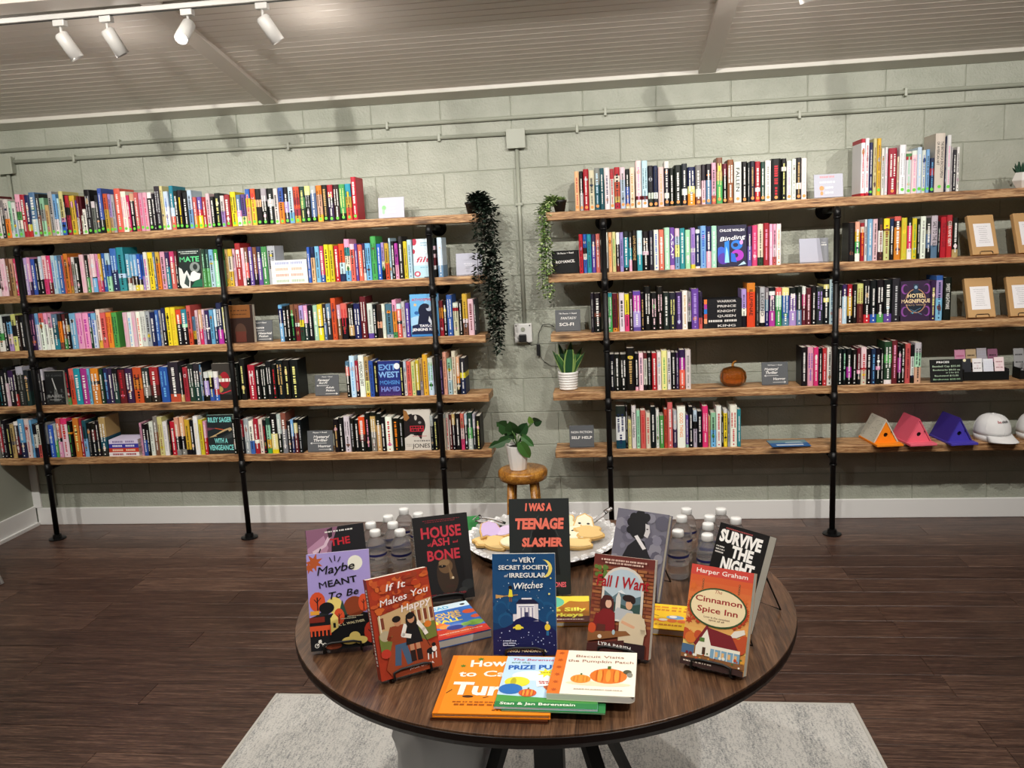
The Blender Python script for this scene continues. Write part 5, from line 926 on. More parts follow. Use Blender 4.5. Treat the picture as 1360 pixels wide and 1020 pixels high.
def art_jones(a):
    a.R('d2ccc2', 0, 0, 1, 1); a.E('241e1e', .45, .62, .36, .40, n=24); a.P('241e1e', (0, .3), (.3, .42), (.66, .32), (.62, .26), (.72, .5), (.3, .9), (0, .85)); a.P('9a6a3a', (0, .75), (0, 1), (.12, .96), (.22, .80), (.1, .72)); a.E('c8c2ba', .45, .80, .05, .10); a.E('8a8684', .60, .68, .06, .05); a.P('d2ccc2', (0, 0), (.6, 0), (.5, .24), (.32, .40), (0, .26))
    a.R('c02a3a', .22, .46, .74, .60); a.bars(.25, .71, .54, .045, '241e1e', 7); a.bars(.27, .70, .475, .045, '241e1e', 6); a.bars(.3, .85, .34, .014, 'c04a5a', 18); a.bars(.35, .95, .215, .03, '6a6460', 12); a.T('JONES', .62, .06, .10, '3a3230', .02, width=.66); a.bars(.06, .26, .14, .015, '9a948c', 6); a.bars(.06, .26, .10, .015, '9a948c', 6)
def art_bind(a):
    a.R('2a2844', 0, 0, 1, 1); a.E('3a60d0', .12, .34, .18, .22); a.E('5a3aa8', .2, .2, .2, .2); a.T('CHLOE WALSH', .5, .85, .06, 'f2f2f8', .04, width=.86)
    a.P('2f86e0', (.24, .10), (.40, .10), (.40, .64), (.24, .60)); a.P('9ad8f0', (.24, .10), (.40, .10), (.36, .36), (.30, .50)); a.E('2f7ad8', .66, .52, .20, .17); a.E('2a2844', .62, .52, .09, .07); a.E('b03ac0', .68, .27, .22, .20); a.E('2a2844', .62, .27, .09, .08); a.P('2f6ad8', (.46, .12), (.66, .1), (.6, .3), (.46, .34)); a.E('e8a0e8', .82, .58, .06, .08); a.P('b8d8f0', (.70, .02), (.98, .05), (.9, .12))
    a.T('Binding', .5, .645, .10, 'f8f8fc', .01, .3, rot=.08, width=.88)
def art_hotel(a):
    a.R('34233e', 0, 0, 1, 1)
    for sx in (-1, 1):
        for z in (.80, .24):
            a.E('8a4a9a', .5+sx*.36, z, .12, .17, n=20); a.E('34233e', .5+sx*.33, z, .09, .14, n=20)
    a.E('b98a6a', .5, .50, .34, .42, n=30); a.E('1e2834', .5, .50, .31, .39, n=30); a.R('2a3a4c', .42, .70, .58, .92); a.E('8aa8c0', .5, .84, .05, .06); a.L('5a7a94', .02, (.3, .3), (.7, .16)); a.L('5a7a94', .02, (.34, .2), (.66, .32)); a.E('4a9ab0', .4, .2, .03)
    a.R('34233e', .02, .42, .98, .56); a.T('HOTEL', .5, .585, .095, 'f0d8a8', .05, width=.56, outline='34233e'); a.T('MAGNIFIQUE', .5, .455, .09, 'f0d8a8', .05, width=.96, outline='34233e'); a.T('EMILY J. TAYLOR', .5, .385, .03, 'c0a080', .03, width=.66)

SHY = -0.240
FO = [('book', 'face-out black book MATE with green title and white leaping wolves', -2.494, -2.353, .222, 'L', 2, 'k', art_mate, '1b2826', .022, 0),
      ('book', 'face-out pale blue book with red script title behind the third pipe', -1.096, -0.966, .216, 'L', 2, 'z', art_filt, 'd7e6f0', .022, 0),
      ('book', 'face-out dark brown book beside the romance and historical fiction sign', -2.232, -2.070, .220, 'L', 3, 'N', art_dark, 'c8a07a', .030, 0),
      ('book', 'face-out sky blue ATMOSPHERE book with a dark head silhouette', -1.134, -0.968, .240, 'L', 3, 'u', art_atmo, '2a5fa0', .030, 1),
      ('book', 'face-out black and white book by R.F. Kuang near the first pipe', -3.435, -3.306, .206, 'L', 4, 'k', art_kuang, '1a1b1c', .030, 0),
      ('book', 'face-out grey and red book with a white title band by the middle pipe', -2.360, -2.236, .220, 'L', 4, 'K', art_vamp, '2a2624', .026, 0),
      ('book', 'face-out navy EXIT WEST book with pale blue lettering', -1.352, -1.212, .204, 'L', 4, 'B', art_exit, '232f78', .018, 0),
      ('book', 'face-out dark WITH A VENGEANCE book with turquoise lettering', -2.426, -2.262, .236, 'L', 5, 'K', art_veng, '7fd4d0', .030, 1),
      ('book', 'face-out cream and black book by Stephen Graham Jones with red title block', -1.217, -1.058, .240, 'L', 5, 'c', art_jones, 'd2ccc2', .032, 1),
      ('book', 'face-out dark purple Binding 13 book with blue and pink numerals', .580, .734, .220, 'R', 2, 'V', art_bind, '2a2844', .036, 0),
      ('book', 'face-out purple HOTEL MAGNIFIQUE book with gold lettering', 1.530, 1.686, .212, 'R', 3, 'V', art_hotel, '34233e', .026, 0)]
for nm, lab, x0, x1, h, sd, rw, c, fn, spc, th, hard in FO:
    z = ZT[sd][rw-1]
    o = cover_book(lab, x1-x0-.002, h, th, spc, frame((x0+x1)/2, SHY-.008, z+.001, 0, .05), fn, spine=spc, hard=bool(hard), group='books standing face-out on the shelves')
# lying stacks
def lying(label, x0, x1, z, t_, y0, d, c, tx, group, rot=0.0, acc=None, title=None):
    o = thing('book', label, 'book', ((x0+x1)/2, y0+d/2, z), rot, group)
    w = x1-x0; b = MB(); e = .0012
    b.box(-w/2, w/2, -d/2, d/2, 0, e, c); b.box(-w/2, w/2, -d/2, d/2, t_-e, t_, c); b.box(-w/2, w/2, -d/2, -d/2+e, e+.0001, t_-e-.0001, c)
    jo = b.build('jacket', 'print_', o)
    MB().box(-w/2+.002, w/2-.002, -d/2+.0025, d/2-.002, e+.0002, t_-e-.0002).build('page_block', 'page', o)
    a = MB(); yy = -d/2-.0003
    if acc: a.poly([(-w/2, yy, 0), (-w/2+.016, yy, 0), (-w/2+.016, yy, t_), (-w/2, yy, t_)], acc)
    if title: put_text(a, title, .02, t_*.28, t_*.46, tx, yy, .03, 0, 'c', width=w*.5)
    else:
        x = -w*.38
        while x < w*.36:
            l = random.uniform(.005, .010)
            if abs(x) > .008: a.poly([(x, yy, t_*.28), (x+l, yy, t_*.28), (x+l, yy, t_*.72), (x, yy, t_*.72)], tx)
            x += l*1.3
    a.build('title_print', 'print_', jo)
for i, (c, tx) in enumerate([('e9ece4', 'b0c0a8'), ('f0e6e2', 'e0a898'), ('f0e6e0', 'e8b4a0'), ('e8eaf0', 'a8b0d0')]):
    nmz = ['green-lettered white book at the bottom of the lying white stack', 'peach-lettered white book second from the bottom of the lying white stack', 'peach-lettered white book third from the bottom of the lying white stack', 'lilac-lettered white book on top of the lying white stack'][i]
    lying(nmz, -1.923, -1.711, ZT['L'][1]+.0005+i*.0335, .033, -.262, .15, c, tx, 'white paperbacks lying in a stack')
for i, (acc, ttl, nm_) in enumerate([('2a2a2a', 'KING', 'bottom, titled KING'), ('f0a070', None, 'second from the bottom, peach spine end'), ('c04a3a', 'QUEEN', 'third from the bottom, titled QUEEN'), ('2a7ad0', 'KNIGHT', 'fourth from the bottom, titled KNIGHT'), ('a83a9a', 'PRINCE', 'fifth from the bottom, magenta spine end'), ('e87a3a', 'WARRIOR', 'topmost, orange spine end')]):
    lying(f'black book lying in the stack of six, {nm_}', .504, .704, ZT['R'][2]+.0005+i*.0265, .0262, -.262, .14, '1a1a1e', 'd8d4d0', 'black series lying in a stack of six', acc=acc, title=ttl)
for i, (c, tx, lab) in enumerate([('f0e8e8', 'a03040', 'white book at the bottom of the small lying stack'), ('c8402a', 'f0d0b0', 'red book in the small lying stack above the white one'), ('3a3aa0', 'e0e0f0', 'blue-violet book in the small lying stack'), ('d8cfe8', '8a7aa8', 'pale lilac book on top of the small lying stack')]):
    lying(lab, -3.060+.002*i, -2.866, ZT['L'][4]+.0005+i*.026, .0256, -.262, .14, c, tx, 'books lying in a small stack on the bottom shelf')
# ------------------------------------------------------------------ signs and cards on the shelves
def sign(label, x, y, z, w, h, mat, write, yaw=0.0, lean=0.14, col='e8e8e6', cat='sign'):
    mx = frame(x, y, z+.004, yaw, lean)
    o = thing('shelf_sign', label, cat, mx=mx)
    sb_ = soften(MB().box(-w/2, w/2, 0, .005, 0, h).build('sign_board', mat, o), .001, 1)
    soften(MB().box(-w/2, w/2, .004, .055, -.004, -.0005, mx=Matrix.Rotation(-lean, 4, 'X')).build('foot', mat, o), .001, 1)
    a = Art(w, h); write(a); a.build('handwriting', 'matte', sb_)
    return o
def arrow(a, x0, x1, z, c='e8e8e6', t=.014):
    a.L(c, t, (x0, z), (x1, z)); d = .06 if x1 < x0 else -.06
    a.L(c, t, (x1+d, z+.04), (x1, z)); a.L(c, t, (x1+d, z-.04), (x1, z))
C_ = 'ecebe8'
def w_rom(a): a.T('TB Pause + Read', .5, .85, .07, C_, .03, width=.62, rot=.03); a.T('ROMANCE.', .5, .45, .12, C_, .04, width=.72, rot=.05)
def w_sci(a): a.T('TB Pause + Read', .5, .80, .06, C_, .03, width=.72); a.T('FANTASY/', .52, .55, .12, C_, .02, .2, width=.62); a.T('SCI-FI', .45, .25, .14, C_, .03, width=.60)
def w_non(a): a.T('NON FICTION', .5, .64, .10, C_, .01, width=.86); a.T('SELF HELP', .5, .38, .12, C_, .04, width=.84)
def w_mysR(a): a.T('TB Pause + Read', .5, .84, .05, C_, .02, width=.55); a.T('Mystery/', .36, .64, .11, C_, .03, .2, width=.52); a.T('Thriller', .36, .48, .11, C_, .03, .2, width=.46); arrow(a, .62, .10, .40); a.T('Horror', .66, .20, .11, C_, .03, width=.46); arrow(a, .42, .90, .10)
def w_mysL(a): a.T('Pause + Read', .5, .88, .06, C_, .03, width=.55); a.T('Mystery/', .54, .64, .13, C_, .03, .2, width=.62); a.T('Thriller', .50, .48, .12, C_, .03, .2, width=.56); arrow(a, .74, .12, .40); a.T('Horror', .66, .20, .12, C_, .04, width=.50); arrow(a, .44, .92, .10)
def w_romL(a): a.T('Pause + Read', .52, .86, .06, C_, .02, width=.48); a.T('Romance', .38, .60, .11, C_, .03, .2, width=.54); arrow(a, .66, .10, .50); a.T('Historical', .68, .32, .10, C_, .03, .2, width=.56); a.T('Fiction', .62, .18, .10, C_, .03, .2, width=.40); arrow(a, .42, .94, .08)
def w_fanL(a): a.T('Pause + Read', .52, .88, .05, C_, .02, width=.44); a.T('Fantasy/', .36, .70, .10, C_, .03, .2, width=.48); a.T('Sci-Fi', .34, .57, .09, C_, .03, .2, width=.34); arrow(a, .58, .08, .48); a.T('Adult', .62, .34, .09, C_, .03, .2, width=.34); a.T('Fiction', .64, .20, .09, C_, .03, .2, width=.38); arrow(a, .44, .94, .08)
zr, zl = ZT['R'], ZT['L']
sign('black chalkboard sign reading ROMANCE beside the trailing green plant', -.243, -.215, zr[1], .150, .125, 'slate_black', w_rom)
sign('grey chalkboard sign reading FANTASY SCI-FI on the right unit', -.244, -.165, zr[2], .142, .120, 'slate', w_sci)
sign('grey chalkboard sign reading NON FICTION SELF HELP', -.186, -.215, zr[4], .140, .125, 'slate', w_non)
sign('grey mystery thriller and horror sign right of the amber glass pumpkin', .893, -.205, zr[3], .143, .125, 'slate', w_mysR, yaw=.05)
sign('grey romance and historical fiction sign on the left unit', -2.052, -.205, zl[2], .148, .120, 'slate', w_romL, yaw=-.03)
sign('grey fantasy and adult fiction sign on the left unit', -1.680, -.195, zl[3], .148, .122, 'slate', w_fanL, yaw=-.03)
sign('grey mystery thriller and horror sign on the left bottom shelf', -1.730, -.250, zl[4], .155, .125, 'slate', w_mysL, yaw=.02)
def w_price(a):
    g = 'b8d0b4'
    a.T('PRICES', .40, .84, .08, 'f2f2f0', .05, width=.40); a.T('Baseball Cap $25.00', .5, .66, .075, g, .02, width=.86); a.T('Bookmarks $8.00 ea', .5, .50, .07, g, .02, width=.84); a.T('Bookstand $12.00', .5, .24, .07, g, .02, width=.74); a.T('Birdhouse $30.00', .5, .08, .07, '9cc49a', .02, width=.84); a.T('or 2 for $15', .68, .38, .06, g, .02, width=.4)
sign('black chalkboard price list beside the box of bookmarks', 1.773, -.262, zr[3], .165, .120, 'slate_black', w_price, lean=.2)
def w_green(a):
    a.E('8fe08f', .22, .50, .08, .09); a.E('a8e8b0', .20, .32, .05, .10)
    for i in range(3): a.bars(.34, .66, .60-i*.18, .08, 'f4f4fa', 7)
def w_orange(a):
    a.bars(.2, .7, .84, .08, 'e8a0a8', 9); a.bars(.2, .72, .62, .07, 'f4f4fa', 12); a.E('f0a06a', .26, .40, .08, .08); a.E('f0a06a', .26, .18, .05, .07); a.bars(.38, .66, .38, .08, 'f4f4fa', 6); a.bars(.38, .66, .16, .08, 'f4f4fa', 6)
sign('frosted card with a green dot at the end of the left top shelf', -1.222, -.170, zl[0], .150, .116, 'acrylic', w_green, yaw=.02)
sign('frosted card with orange dots on the right top shelf', 1.160, -.225, zr[0], .150, .122, 'acrylic', w_orange, yaw=.05)
sign('blank frosted card beside the dark trailing ivy', -.790, -.185, zl[1], .150, .122, 'acrylic', lambda a: [a.bars(.3, .7, .5, .03, 'dcdce6', 12), a.bars(.34, .66, .42, .03, 'dcdce6', 10)], yaw=.0)
def w_white(a): a.P('8a8d94', (.80, .0), (1, 0), (1, 1), (.70, 1)); a.T('Pause', .84, .78, .05, C_, .01); a.bars(.76, .94, .68, .05, C_, 5)
sign('white and grey card leaning between the right books and the fifth pipe', 1.098, -.190, zr[1], .155, .128, 'acrylic', w_white, yaw=.10)

# ------------------------------------------------------------------ kraft parcels, bookmarks, birdhouses, caps
def parcel(label, x, z, w, h, t_, yaw, lean):
    mx = frame(x, -.235, z+.006, yaw, lean); o = thing('kraft_parcel', label, 'parcel', mx=mx, group='wrapped mystery books')
    soften(MB().box(-w/2, w/2, 0, t_, 0, h).build('wrapping', 'kraft', o), .004)
    a = Art(w, h); a.R('f1eff2', .16, .20, .84, .78)
    for i in range(9):
        z_ = .70-i*.05; s = .22 if i in (0, 8) else rnd.uniform(.12, .20); a.bars(.5-s, .5+s, z_, .010, 'a8a6ac', 20)
    a.build('note', 'print_', o)
    e = MB(); e.tube([(-.035, -.004, .002), (-.035, -.004, .012), (-.028, -.004, .017), (.028, -.004, .017), (.035, -.004, .012), (.035, -.004, .002)], .0016, 6); e.build('stand_wire', 'cable', o, True)
for lab, x, sh, yaw in [('kraft-wrapped parcel with a note, left one on the second shelf', 1.955, 1, .22), ('kraft-wrapped parcel with a note at the second shelf edge', 2.180, 1, .22),
                    ('kraft-wrapped parcel with a note right of the sweet nightmare book', 1.950, 2, .10), ('kraft-wrapped parcel with a note beside another on third shelf', 2.160, 2, .10)]:
    parcel(lab, x, zr[sh], .145, .215, .028, yaw, .30)
t = thing('bookmark_box', 'black display box holding packs of bookmarks', 'display box', (1.985, -.185, zr[3]))
b = MB(); b.box(-.115, .115, -.045, -.041, 0, .048); b.box(-.115, .115, .041, .045, 0, .085); b.box(-.115, -.111, -.0409, .0409, 0, .06); b.box(.111, .115, -.0409, .0409, 0, .06); b.box(-.1109, .1109, -.0409, .0409, 0, .004)
b.build('tray', 'slate_black', t)
def bookmark(label, x, y, z, w, h, c, fn, yaw=0.05):
    o = thing('bookmark_pack', label, 'bookmark', mx=frame(x, y, z, yaw, .22), group='bookmark packs in the display box')
    soften(MB().box(-w/2, w/2, 0, .004, 0, h, c).build('card', 'print_', o), .001, 1)
    a = Art(w, h); fn(a); a.build('card_print', 'print_', o)
def scr(c1, c2):
    def f(a):
        for z in (.75, .48, .25): a.bars(.15, .85, z, .05, c1, 6)
        a.E(c2, .5, .62, .12)
    return f
def grid_(a):
    for i in range(9):
        a.L('b8bcd8', .012, (.05, .15+i*.09), (.95, .15+i*.09))
        if i < 7: a.L('b8bcd8', .012, (.1+i*.13, .1), (.1+i*.13, .92))
def owl(a): a.R('2a2c32', 0, 0, 1, 1); a.E('f2f2f2', .5, .18, .34, .24); a.E('2a2c32', .34, .26, .09, .07); a.E('2a2c32', .66, .26, .09, .07); a.E('efe8c0', .28, .92, .18)
for lab, x, y, w, h, c, f in [('dark bookmark pack with a white badge, front left of the box', 1.900, -.205, .046, .108, '2a2c32', owl), ('white scripted bookmark pack in the front row', 1.955, -.205, .050, .108, 'f0eef0', scr('9a8a92', 'e8dce0')), ('blue gridded bookmark pack in the front row', 2.010, -.205, .052, .104, 'eef0f8', grid_), ('pink bookmark pack at the front row end', 2.066, -.205, .050, .112, 'f4dfe2', scr('b07a84', 'f0cdd4')),
                         ('pink fade bookmark pack, back row left end', 1.888, -.155, .056, .150, 'c98aa6', scr('b0507a', 'c05a88')), ('tan bookmark pack in the back row', 1.945, -.155, .054, .152, 'b9a07e', scr('3a2c20', 'b9a07e')), ('grey gridded bookmark pack in the back row', 2.000, -.155, .052, .156, 'a9a4aa', grid_), ('mauve bookmark pack, back row right end', 2.056, -.155, .052, .150, '8a5a72', scr('2a1a22', '9a6a82'))]:
    bookmark(lab, x, y, zr[3]+.008, w, h, c, f)
t = thing('bookmark_box', 'second black display box with a tasselled bookmark at the frame edge', 'display box', (2.27, -.185, zr[3]))
b = MB(); b.box(-.115, .115, -.045, -.041, 0, .048); b.box(-.115, .115, .041, .045, 0, .085); b.box(-.115, -.111, -.0409, .0409, 0, .06); b.box(.111, .115, -.0409, .0409, 0, .06); b.box(-.1109, .1109, -.0409, .0409, 0, .004)
b.build('tray', 'slate_black', t)
bookmark('grey bookmark pack with a pink tassel in the second box', 2.185, -.165, zr[3]+.008, .054, .150, '9a9a9c', scr('4a4a4c', '9a9a9c'))
tg = MB()
for i in range(7): tg.tube([(2.20+i*.002, -.21, zr[3]+.125), (2.178+i*.003, -.236, zr[3]+.09), (2.168+i*.004, -.238, zr[3]+.052)], .0018, 5, col='e8a8b8' if i % 2 else '7a2a44')
tag(tg.build('tassel', 'matte', None, True), 'pink and maroon tassel hanging off the second bookmark box', 'tassel')

def birdhouse(label, x, y, z, yaw, c, roofc, extra=None):
    o = thing('birdhouse', label, 'birdhouse', (x, y, z), yaw, 'small wooden A-frame birdhouses')
    W_, H_, D_ = .140, .125, .182
    soften(MB().box(-W_/2-.002, W_/2+.002, -.060, D_, 0, .012, c).build('base', 'paint', o), .0015, 1)
    g = MB(); n = 16; cx, cz, r = 0, .052, .012
    tri = [(-W_/2+.012, .012), (W_/2-.012, .012), (0, H_)]
    # front with a round hole, built as a ring of quads to the outline
    out = []
    angs = sorted([2*PI*i/n for i in range(n)] + [math.atan2(p[1]-cz, p[0]-cx) % (2*PI) for p in tri]); n = len(angs)
    for t_ in angs:
        dx, dz = math.cos(t_), math.sin(t_); best = 9
        for a_, b_ in zip(tri, tri[1:]+tri[:1]):
            ex, ez = b_[0]-a_[0], b_[1]-a_[1]; den = dx*ez-dz*ex
            if abs(den) > 1e-9:
                k = ((a_[0]-cx)*ez-(a_[1]-cz)*ex)/den; u = ((a_[0]-cx)*dz-(a_[1]-cz)*dx)/den
                if k > 0 and -1e-6 <= u <= 1+1e-6: best = min(best, k)
        out.append((cx+dx*best, cz+dz*best))
    rim = [(cx+r*math.cos(t_), cz+r*math.sin(t_)) for t_ in angs]
    vs = [(p[0], 0, p[1]) for p in rim] + [(p[0], 0, p[1]) for p in out] + [(p[0], .008, p[1]) for p in rim]
    fs = [(i, (i+1) % n, (i+1) % n+n, i+n) for i in range(n)] + [(i, i+2*n, (i+1) % n+2*n, (i+1) % n) for i in range(n)]
    g.add(vs, fs, c)
    g.build('gable_front', 'paint', o)
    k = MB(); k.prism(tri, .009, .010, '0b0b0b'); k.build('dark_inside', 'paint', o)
    k = MB(); k.prism(tri, D_-.010, D_-.004, c); k.build('gable_back', 'paint', o)
    for sx in (-1, 1):
        rb = MB(); e = .008
        rb.prism([(0, H_+.002), (0, H_+.014), (sx*(W_/2-.002), .0125), (sx*(W_/2-.010), .0125)] if sx > 0 else [(0, H_+.014), (0, H_+.002), (sx*(W_/2-.010), .0125), (sx*(W_/2-.002), .0125)], -.004, D_, roofc)
        rb.build('roof_board', 'paint', o)
    pk = MB(); pk.tube([(.028, -.012, .068), (.028, .0, .068)], .0022, 6, col='2a2a2a'); pk.build('peg', 'paint', o)
    if extra: extra(o)
def printed_roof(o):
    a = MB()
    for i in range(60):
        s = random.uniform(.06, .9); y = random.uniform(.0, .165); w_ = random.uniform(.003, .012)
        p = Vector((0, 0, .139)).lerp(Vector((-.068, 0, .0125)), s); q = Vector((0, 0, .139)).lerp(Vector((-.068, 0, .0125)), s+.018)
        a.poly([(p.x-.0012, y, p.z+.0006), (p.x-.0012, y+w_, p.z+.0006), (q.x-.0012, y+w_, q.z+.0006), (q.x-.0012, y, q.z+.0006)], '9a978e')
    a.build('roof_print', 'matte', o)
birdhouse('orange birdhouse with a book-page roof, leftmost of three', 1.468, -.262, zr[4], .12, 'f28a1c', 'c9c5b6', printed_roof)
birdhouse('pink birdhouse between the orange and the violet one', 1.640, -.262, zr[4], .12, 'e8687c', 'd85a70')
birdhouse('violet birdhouse beside the white cap', 1.848, -.262, zr[4], .12, '4a3fae', '3a2c86')
def cap(label, x, y, z, yaw, word):
    o = thing('baseball_cap', label, 'cap', (x, y, z), yaw, 'white baseball caps on the bottom shelf')
    R_ = .088; m = MB(); n = 28; L = 9; vs = []; fs = []
    def dome(t, p, off=0.0):          # t around, p 0 rim .. 1 top
        e = math.cos(p*PI/2)**.72; rx, ry, rz = (R_+off), (R_*1.12+off), (.122+off)
        return (rx*e*math.cos(t), ry*e*math.sin(t)*(1.0 if math.sin(t) > 0 else .98), .034+rz*.88*math.sin(p*PI/2)**.9)
    for i in range(L+1):
        for j in range(n): vs.append(dome(2*PI*j/n, i/L))
    fs = [(i*n+j, i*n+(j+1) % n, (i+1)*n+(j+1) % n, (i+1)*n+j) for i in range(L) for j in range(n)]
    c = MB().add(vs, fs).build('crown', 'cloth', o, True); sm = c.modifiers.new('solid', 'SOLIDIFY'); sm.thickness = .0015
    v2 = []; f2 = []; K = 14
    for i in range(6):
        for j in range(K+1):
            u = j/K*2-1; t = -PI/2 + u*.98; q = i/5
            bx, by, bz = dome(t, 0.0); ln = .084*math.cos(u*PI/2*.92)**.6
            v2.append((bx*(1+.06*q), by - ln*q*.92, .036 - .032*q*(.7+.3*u*u)))
    f2 = [(i*(K+1)+j, i*(K+1)+j+1, (i+1)*(K+1)+j+1, (i+1)*(K+1)+j) for i in range(5) for j in range(K)]
    br = MB().add(v2, f2).build('brim', 'cloth', o, True); sm = br.modifiers.new('solid', 'SOLIDIFY'); sm.thickness = .003; sm.offset = 0
    MB().lathe([(.008, 0), (.008, .003), (.004, .006), (0, .0065)], 12).build('button', 'cloth', c, True, loc=(0, 0, .140))
    sb = MB(); sb.lathe([(R_*.97, .0005), (R_*1.0, .036), (R_*.985, .036), (R_*.955, .0005)], 28, mx=Matrix.Scale(1.10, 4, (0, 1, 0))); sb.build('sweatband', 'cloth', c, True)
    w_ = MB(); fn = lambda px, pz: dome(-PI/2+px/R_, .42+pz/.135, .0022)
    put_text(w_, word[:2], -.022, 0, .016, 'a83a40', bold=.02, align='c', fn=fn); put_text(w_, word[2:], .016, 0, .016, '2a2a2e', bold=.02, align='c', fn=fn)
    w_.build('embroidery', 'matte', c)
    s = MB()
    for k in range(6):
        t = PI/6+k*PI/3; s.tube([dome(t, q/8, .0012) for q in range(9)], .0009, 5)
    s.build('seam_tape', 'cloth', c, True)
# the back of the crown rests on the board through its strap
cap('white baseball cap with red and black lettering beside the violet birdhouse', 2.045, -.190, zr[4], .26, 'bookish')
cap('white baseball cap cut off by the frame edge', 2.270, -.180, zr[4], .22, 'bookish')
# brochure lying on the bottom shelf and its clear holder
t = thing('magazine', 'blue magazine lying flat on the bottom shelf left of the fifth pipe', 'magazine', (.965, -.205, zr[4]), .04)
MB().box(-.105, .105, -.075, .065, 0.0005, .004, '2f5f98').build('cover', 'print_', t)
a = MB(); a.poly([(-.075, -.06, .0043), (.07, -.06, .0043), (.07, -.035, .0043), (-.075, -.035, .0043)], 'd8dfe8'); a.poly([(-.105, .0, .0042), (.105, .0, .0042), (.105, .065, .0042), (-.105, .065, .0042)], '6a8a94'); a.poly([(-.02, -.01, .0044), (.08, -.015, .0044), (.07, .03, .0044), (-.01, .02, .0044)], '9ab0b8')
a.build('cover_print', 'print_', t)
# amber pumpkin
t = thing('glass_pumpkin', 'amber glass pumpkin with a curled stem on the right fourth shelf', 'ornament', (.668, -.180, zr[3]))
def lobe(t_, i): return 1 - .06*abs(math.cos(t_*5))**3
prof = [(.022, 0), (.050, .004), (.070, .024), (.076, .050), (.070, .078), (.052, .098), (.026, .106), (.006, .100)]
g = MB(); g.lathe(prof, 60, fn=lobe); g.build('body', 'amber', t, True)
g = MB(); g.lathe([(.0195, .003), (.046, .008), (.064, .026), (.070, .050), (.064, .075), (.048, .093), (.026, .100), (.006, .096)], 60, fn=lobe); ob = g.build('inner_wall', 'amber', t, True)
MB().tube([(0, 0, .098), (-.002, 0, .118), (.004, 0, .130), (.020, -.002, .142)], [.009, .007, .006, .005], 10).build('stem', 'amber', t, True)
# ------------------------------------------------------------------ plants
GR = ['2c4a22', '36582a', '416633', '4d753b']
def blade(mb, base, tip_dir, L, w, c0, c1, bend, n=8):
    """a pointed upright leaf with pale margins"""
    base = Vector(base); d = Vector(tip_dir).normalized(); side = d.cross(Vector((0, 1, .01))).normalized()
    if side.length < .1: side = Vector((1, 0, 0))
    nrm = side.cross(d).normalized(); vs = []; fs = []; cs = []
    for i in range(n+1):
        t = i/n; ww = w*(math.sin(PI*min(1, .28+.72*t))**.8)*(1 if t < .98 else 0)
        p = base + d*L*t + Vector((bend[0], bend[1], 0))*t*t*L
        for s, dn in ((-1, .004), (-.72, .001), (0, -.003), (.72, .001), (1, .004)): vs.append(p + side*ww/2*s + nrm*dn)
    k = len(mb.v); mb.v += [tuple(v) for v in vs]
    for i in range(n):
        for j in range(4):
            mb.f.append((k+i*5+j, k+i*5+j+1, k+(i+1)*5+j+1, k+(i+1)*5+j)); mb.c.append(c1 if j in (0, 3) else c0)
t = thing('snake_plant', 'small snake plant in a ribbed white pot on the right fourth shelf', 'plant', (-.253, -.165, zr[3]))
prof = [(.040, 0)]
for i in range(7): prof += [(.0475+.0012*i, .003+i*.0145), (.0515+.0012*i, .006+i*.0145), (.0525+.0012*i, .0105+i*.0145), (.0505+.0012*i, .0150+i*.0145)]
prof += [(.056, .106), (.052, .106), (.048, .088), (0.001, .088)]
MB().lathe(prof, 32).build('pot', 'ceramic', t, True)
MB().lathe([(.0475, .0885), (.0475, .090), (.001, .094)], 20).build('soil', 'soil', t)
for dx, dz, L, w, bx, c in [(-.60, 1, .150, .034, -.12, '2a4a2c'), (-.30, 1, .185, .044, -.05, '1c3624'), (-.12, .9, .150, .050, .02, '3d6a36'), (.10, 1, .195, .060, .05, '244a2c'), (.50, .9, .160, .042, .12, '31592f'), (.30, .9, .125, .046, .1, '44703a'), (-.42, .8, .13, .042, -.08, '3a6434'), (.70, .9, .14, .030, .14, '2c5230'), (.0, .8, .115, .05, .0, '4a7a3c')]:
    m = MB(); blade(m, (dx*.03, random.uniform(-.02, .02), .088), (dx*.6, random.uniform(-.15, .05), dz), L, w, c, '86a058', (bx, 0)); m.build('leaf', 'leaf', t, True)
t = thing('succulent', 'spiky dark succulent in a faceted white pot at the frame edge', 'plant', (2.135, -.190, zr[0]))
MB().lathe([(.030, 0), (.052, .038), (.052, .042), (.036, .080), (.032, .080), (.034, .066), (0.001, .066)], 6).build('pot', 'ceramic', t)
for i in range(16):
    a_ = i*2.4; el = .35+.5*(i/16); m = MB()
    blade(m, (.012*math.cos(a_), .012*math.sin(a_), .066), (math.cos(a_)*(1-el), math.sin(a_)*(1-el)*.9+.001, el+.25), .055+.02*(i/16), .016, '2c4a3a', '3f6450', (0, 0), 5); m.build('leaf', 'leaf', t, True)

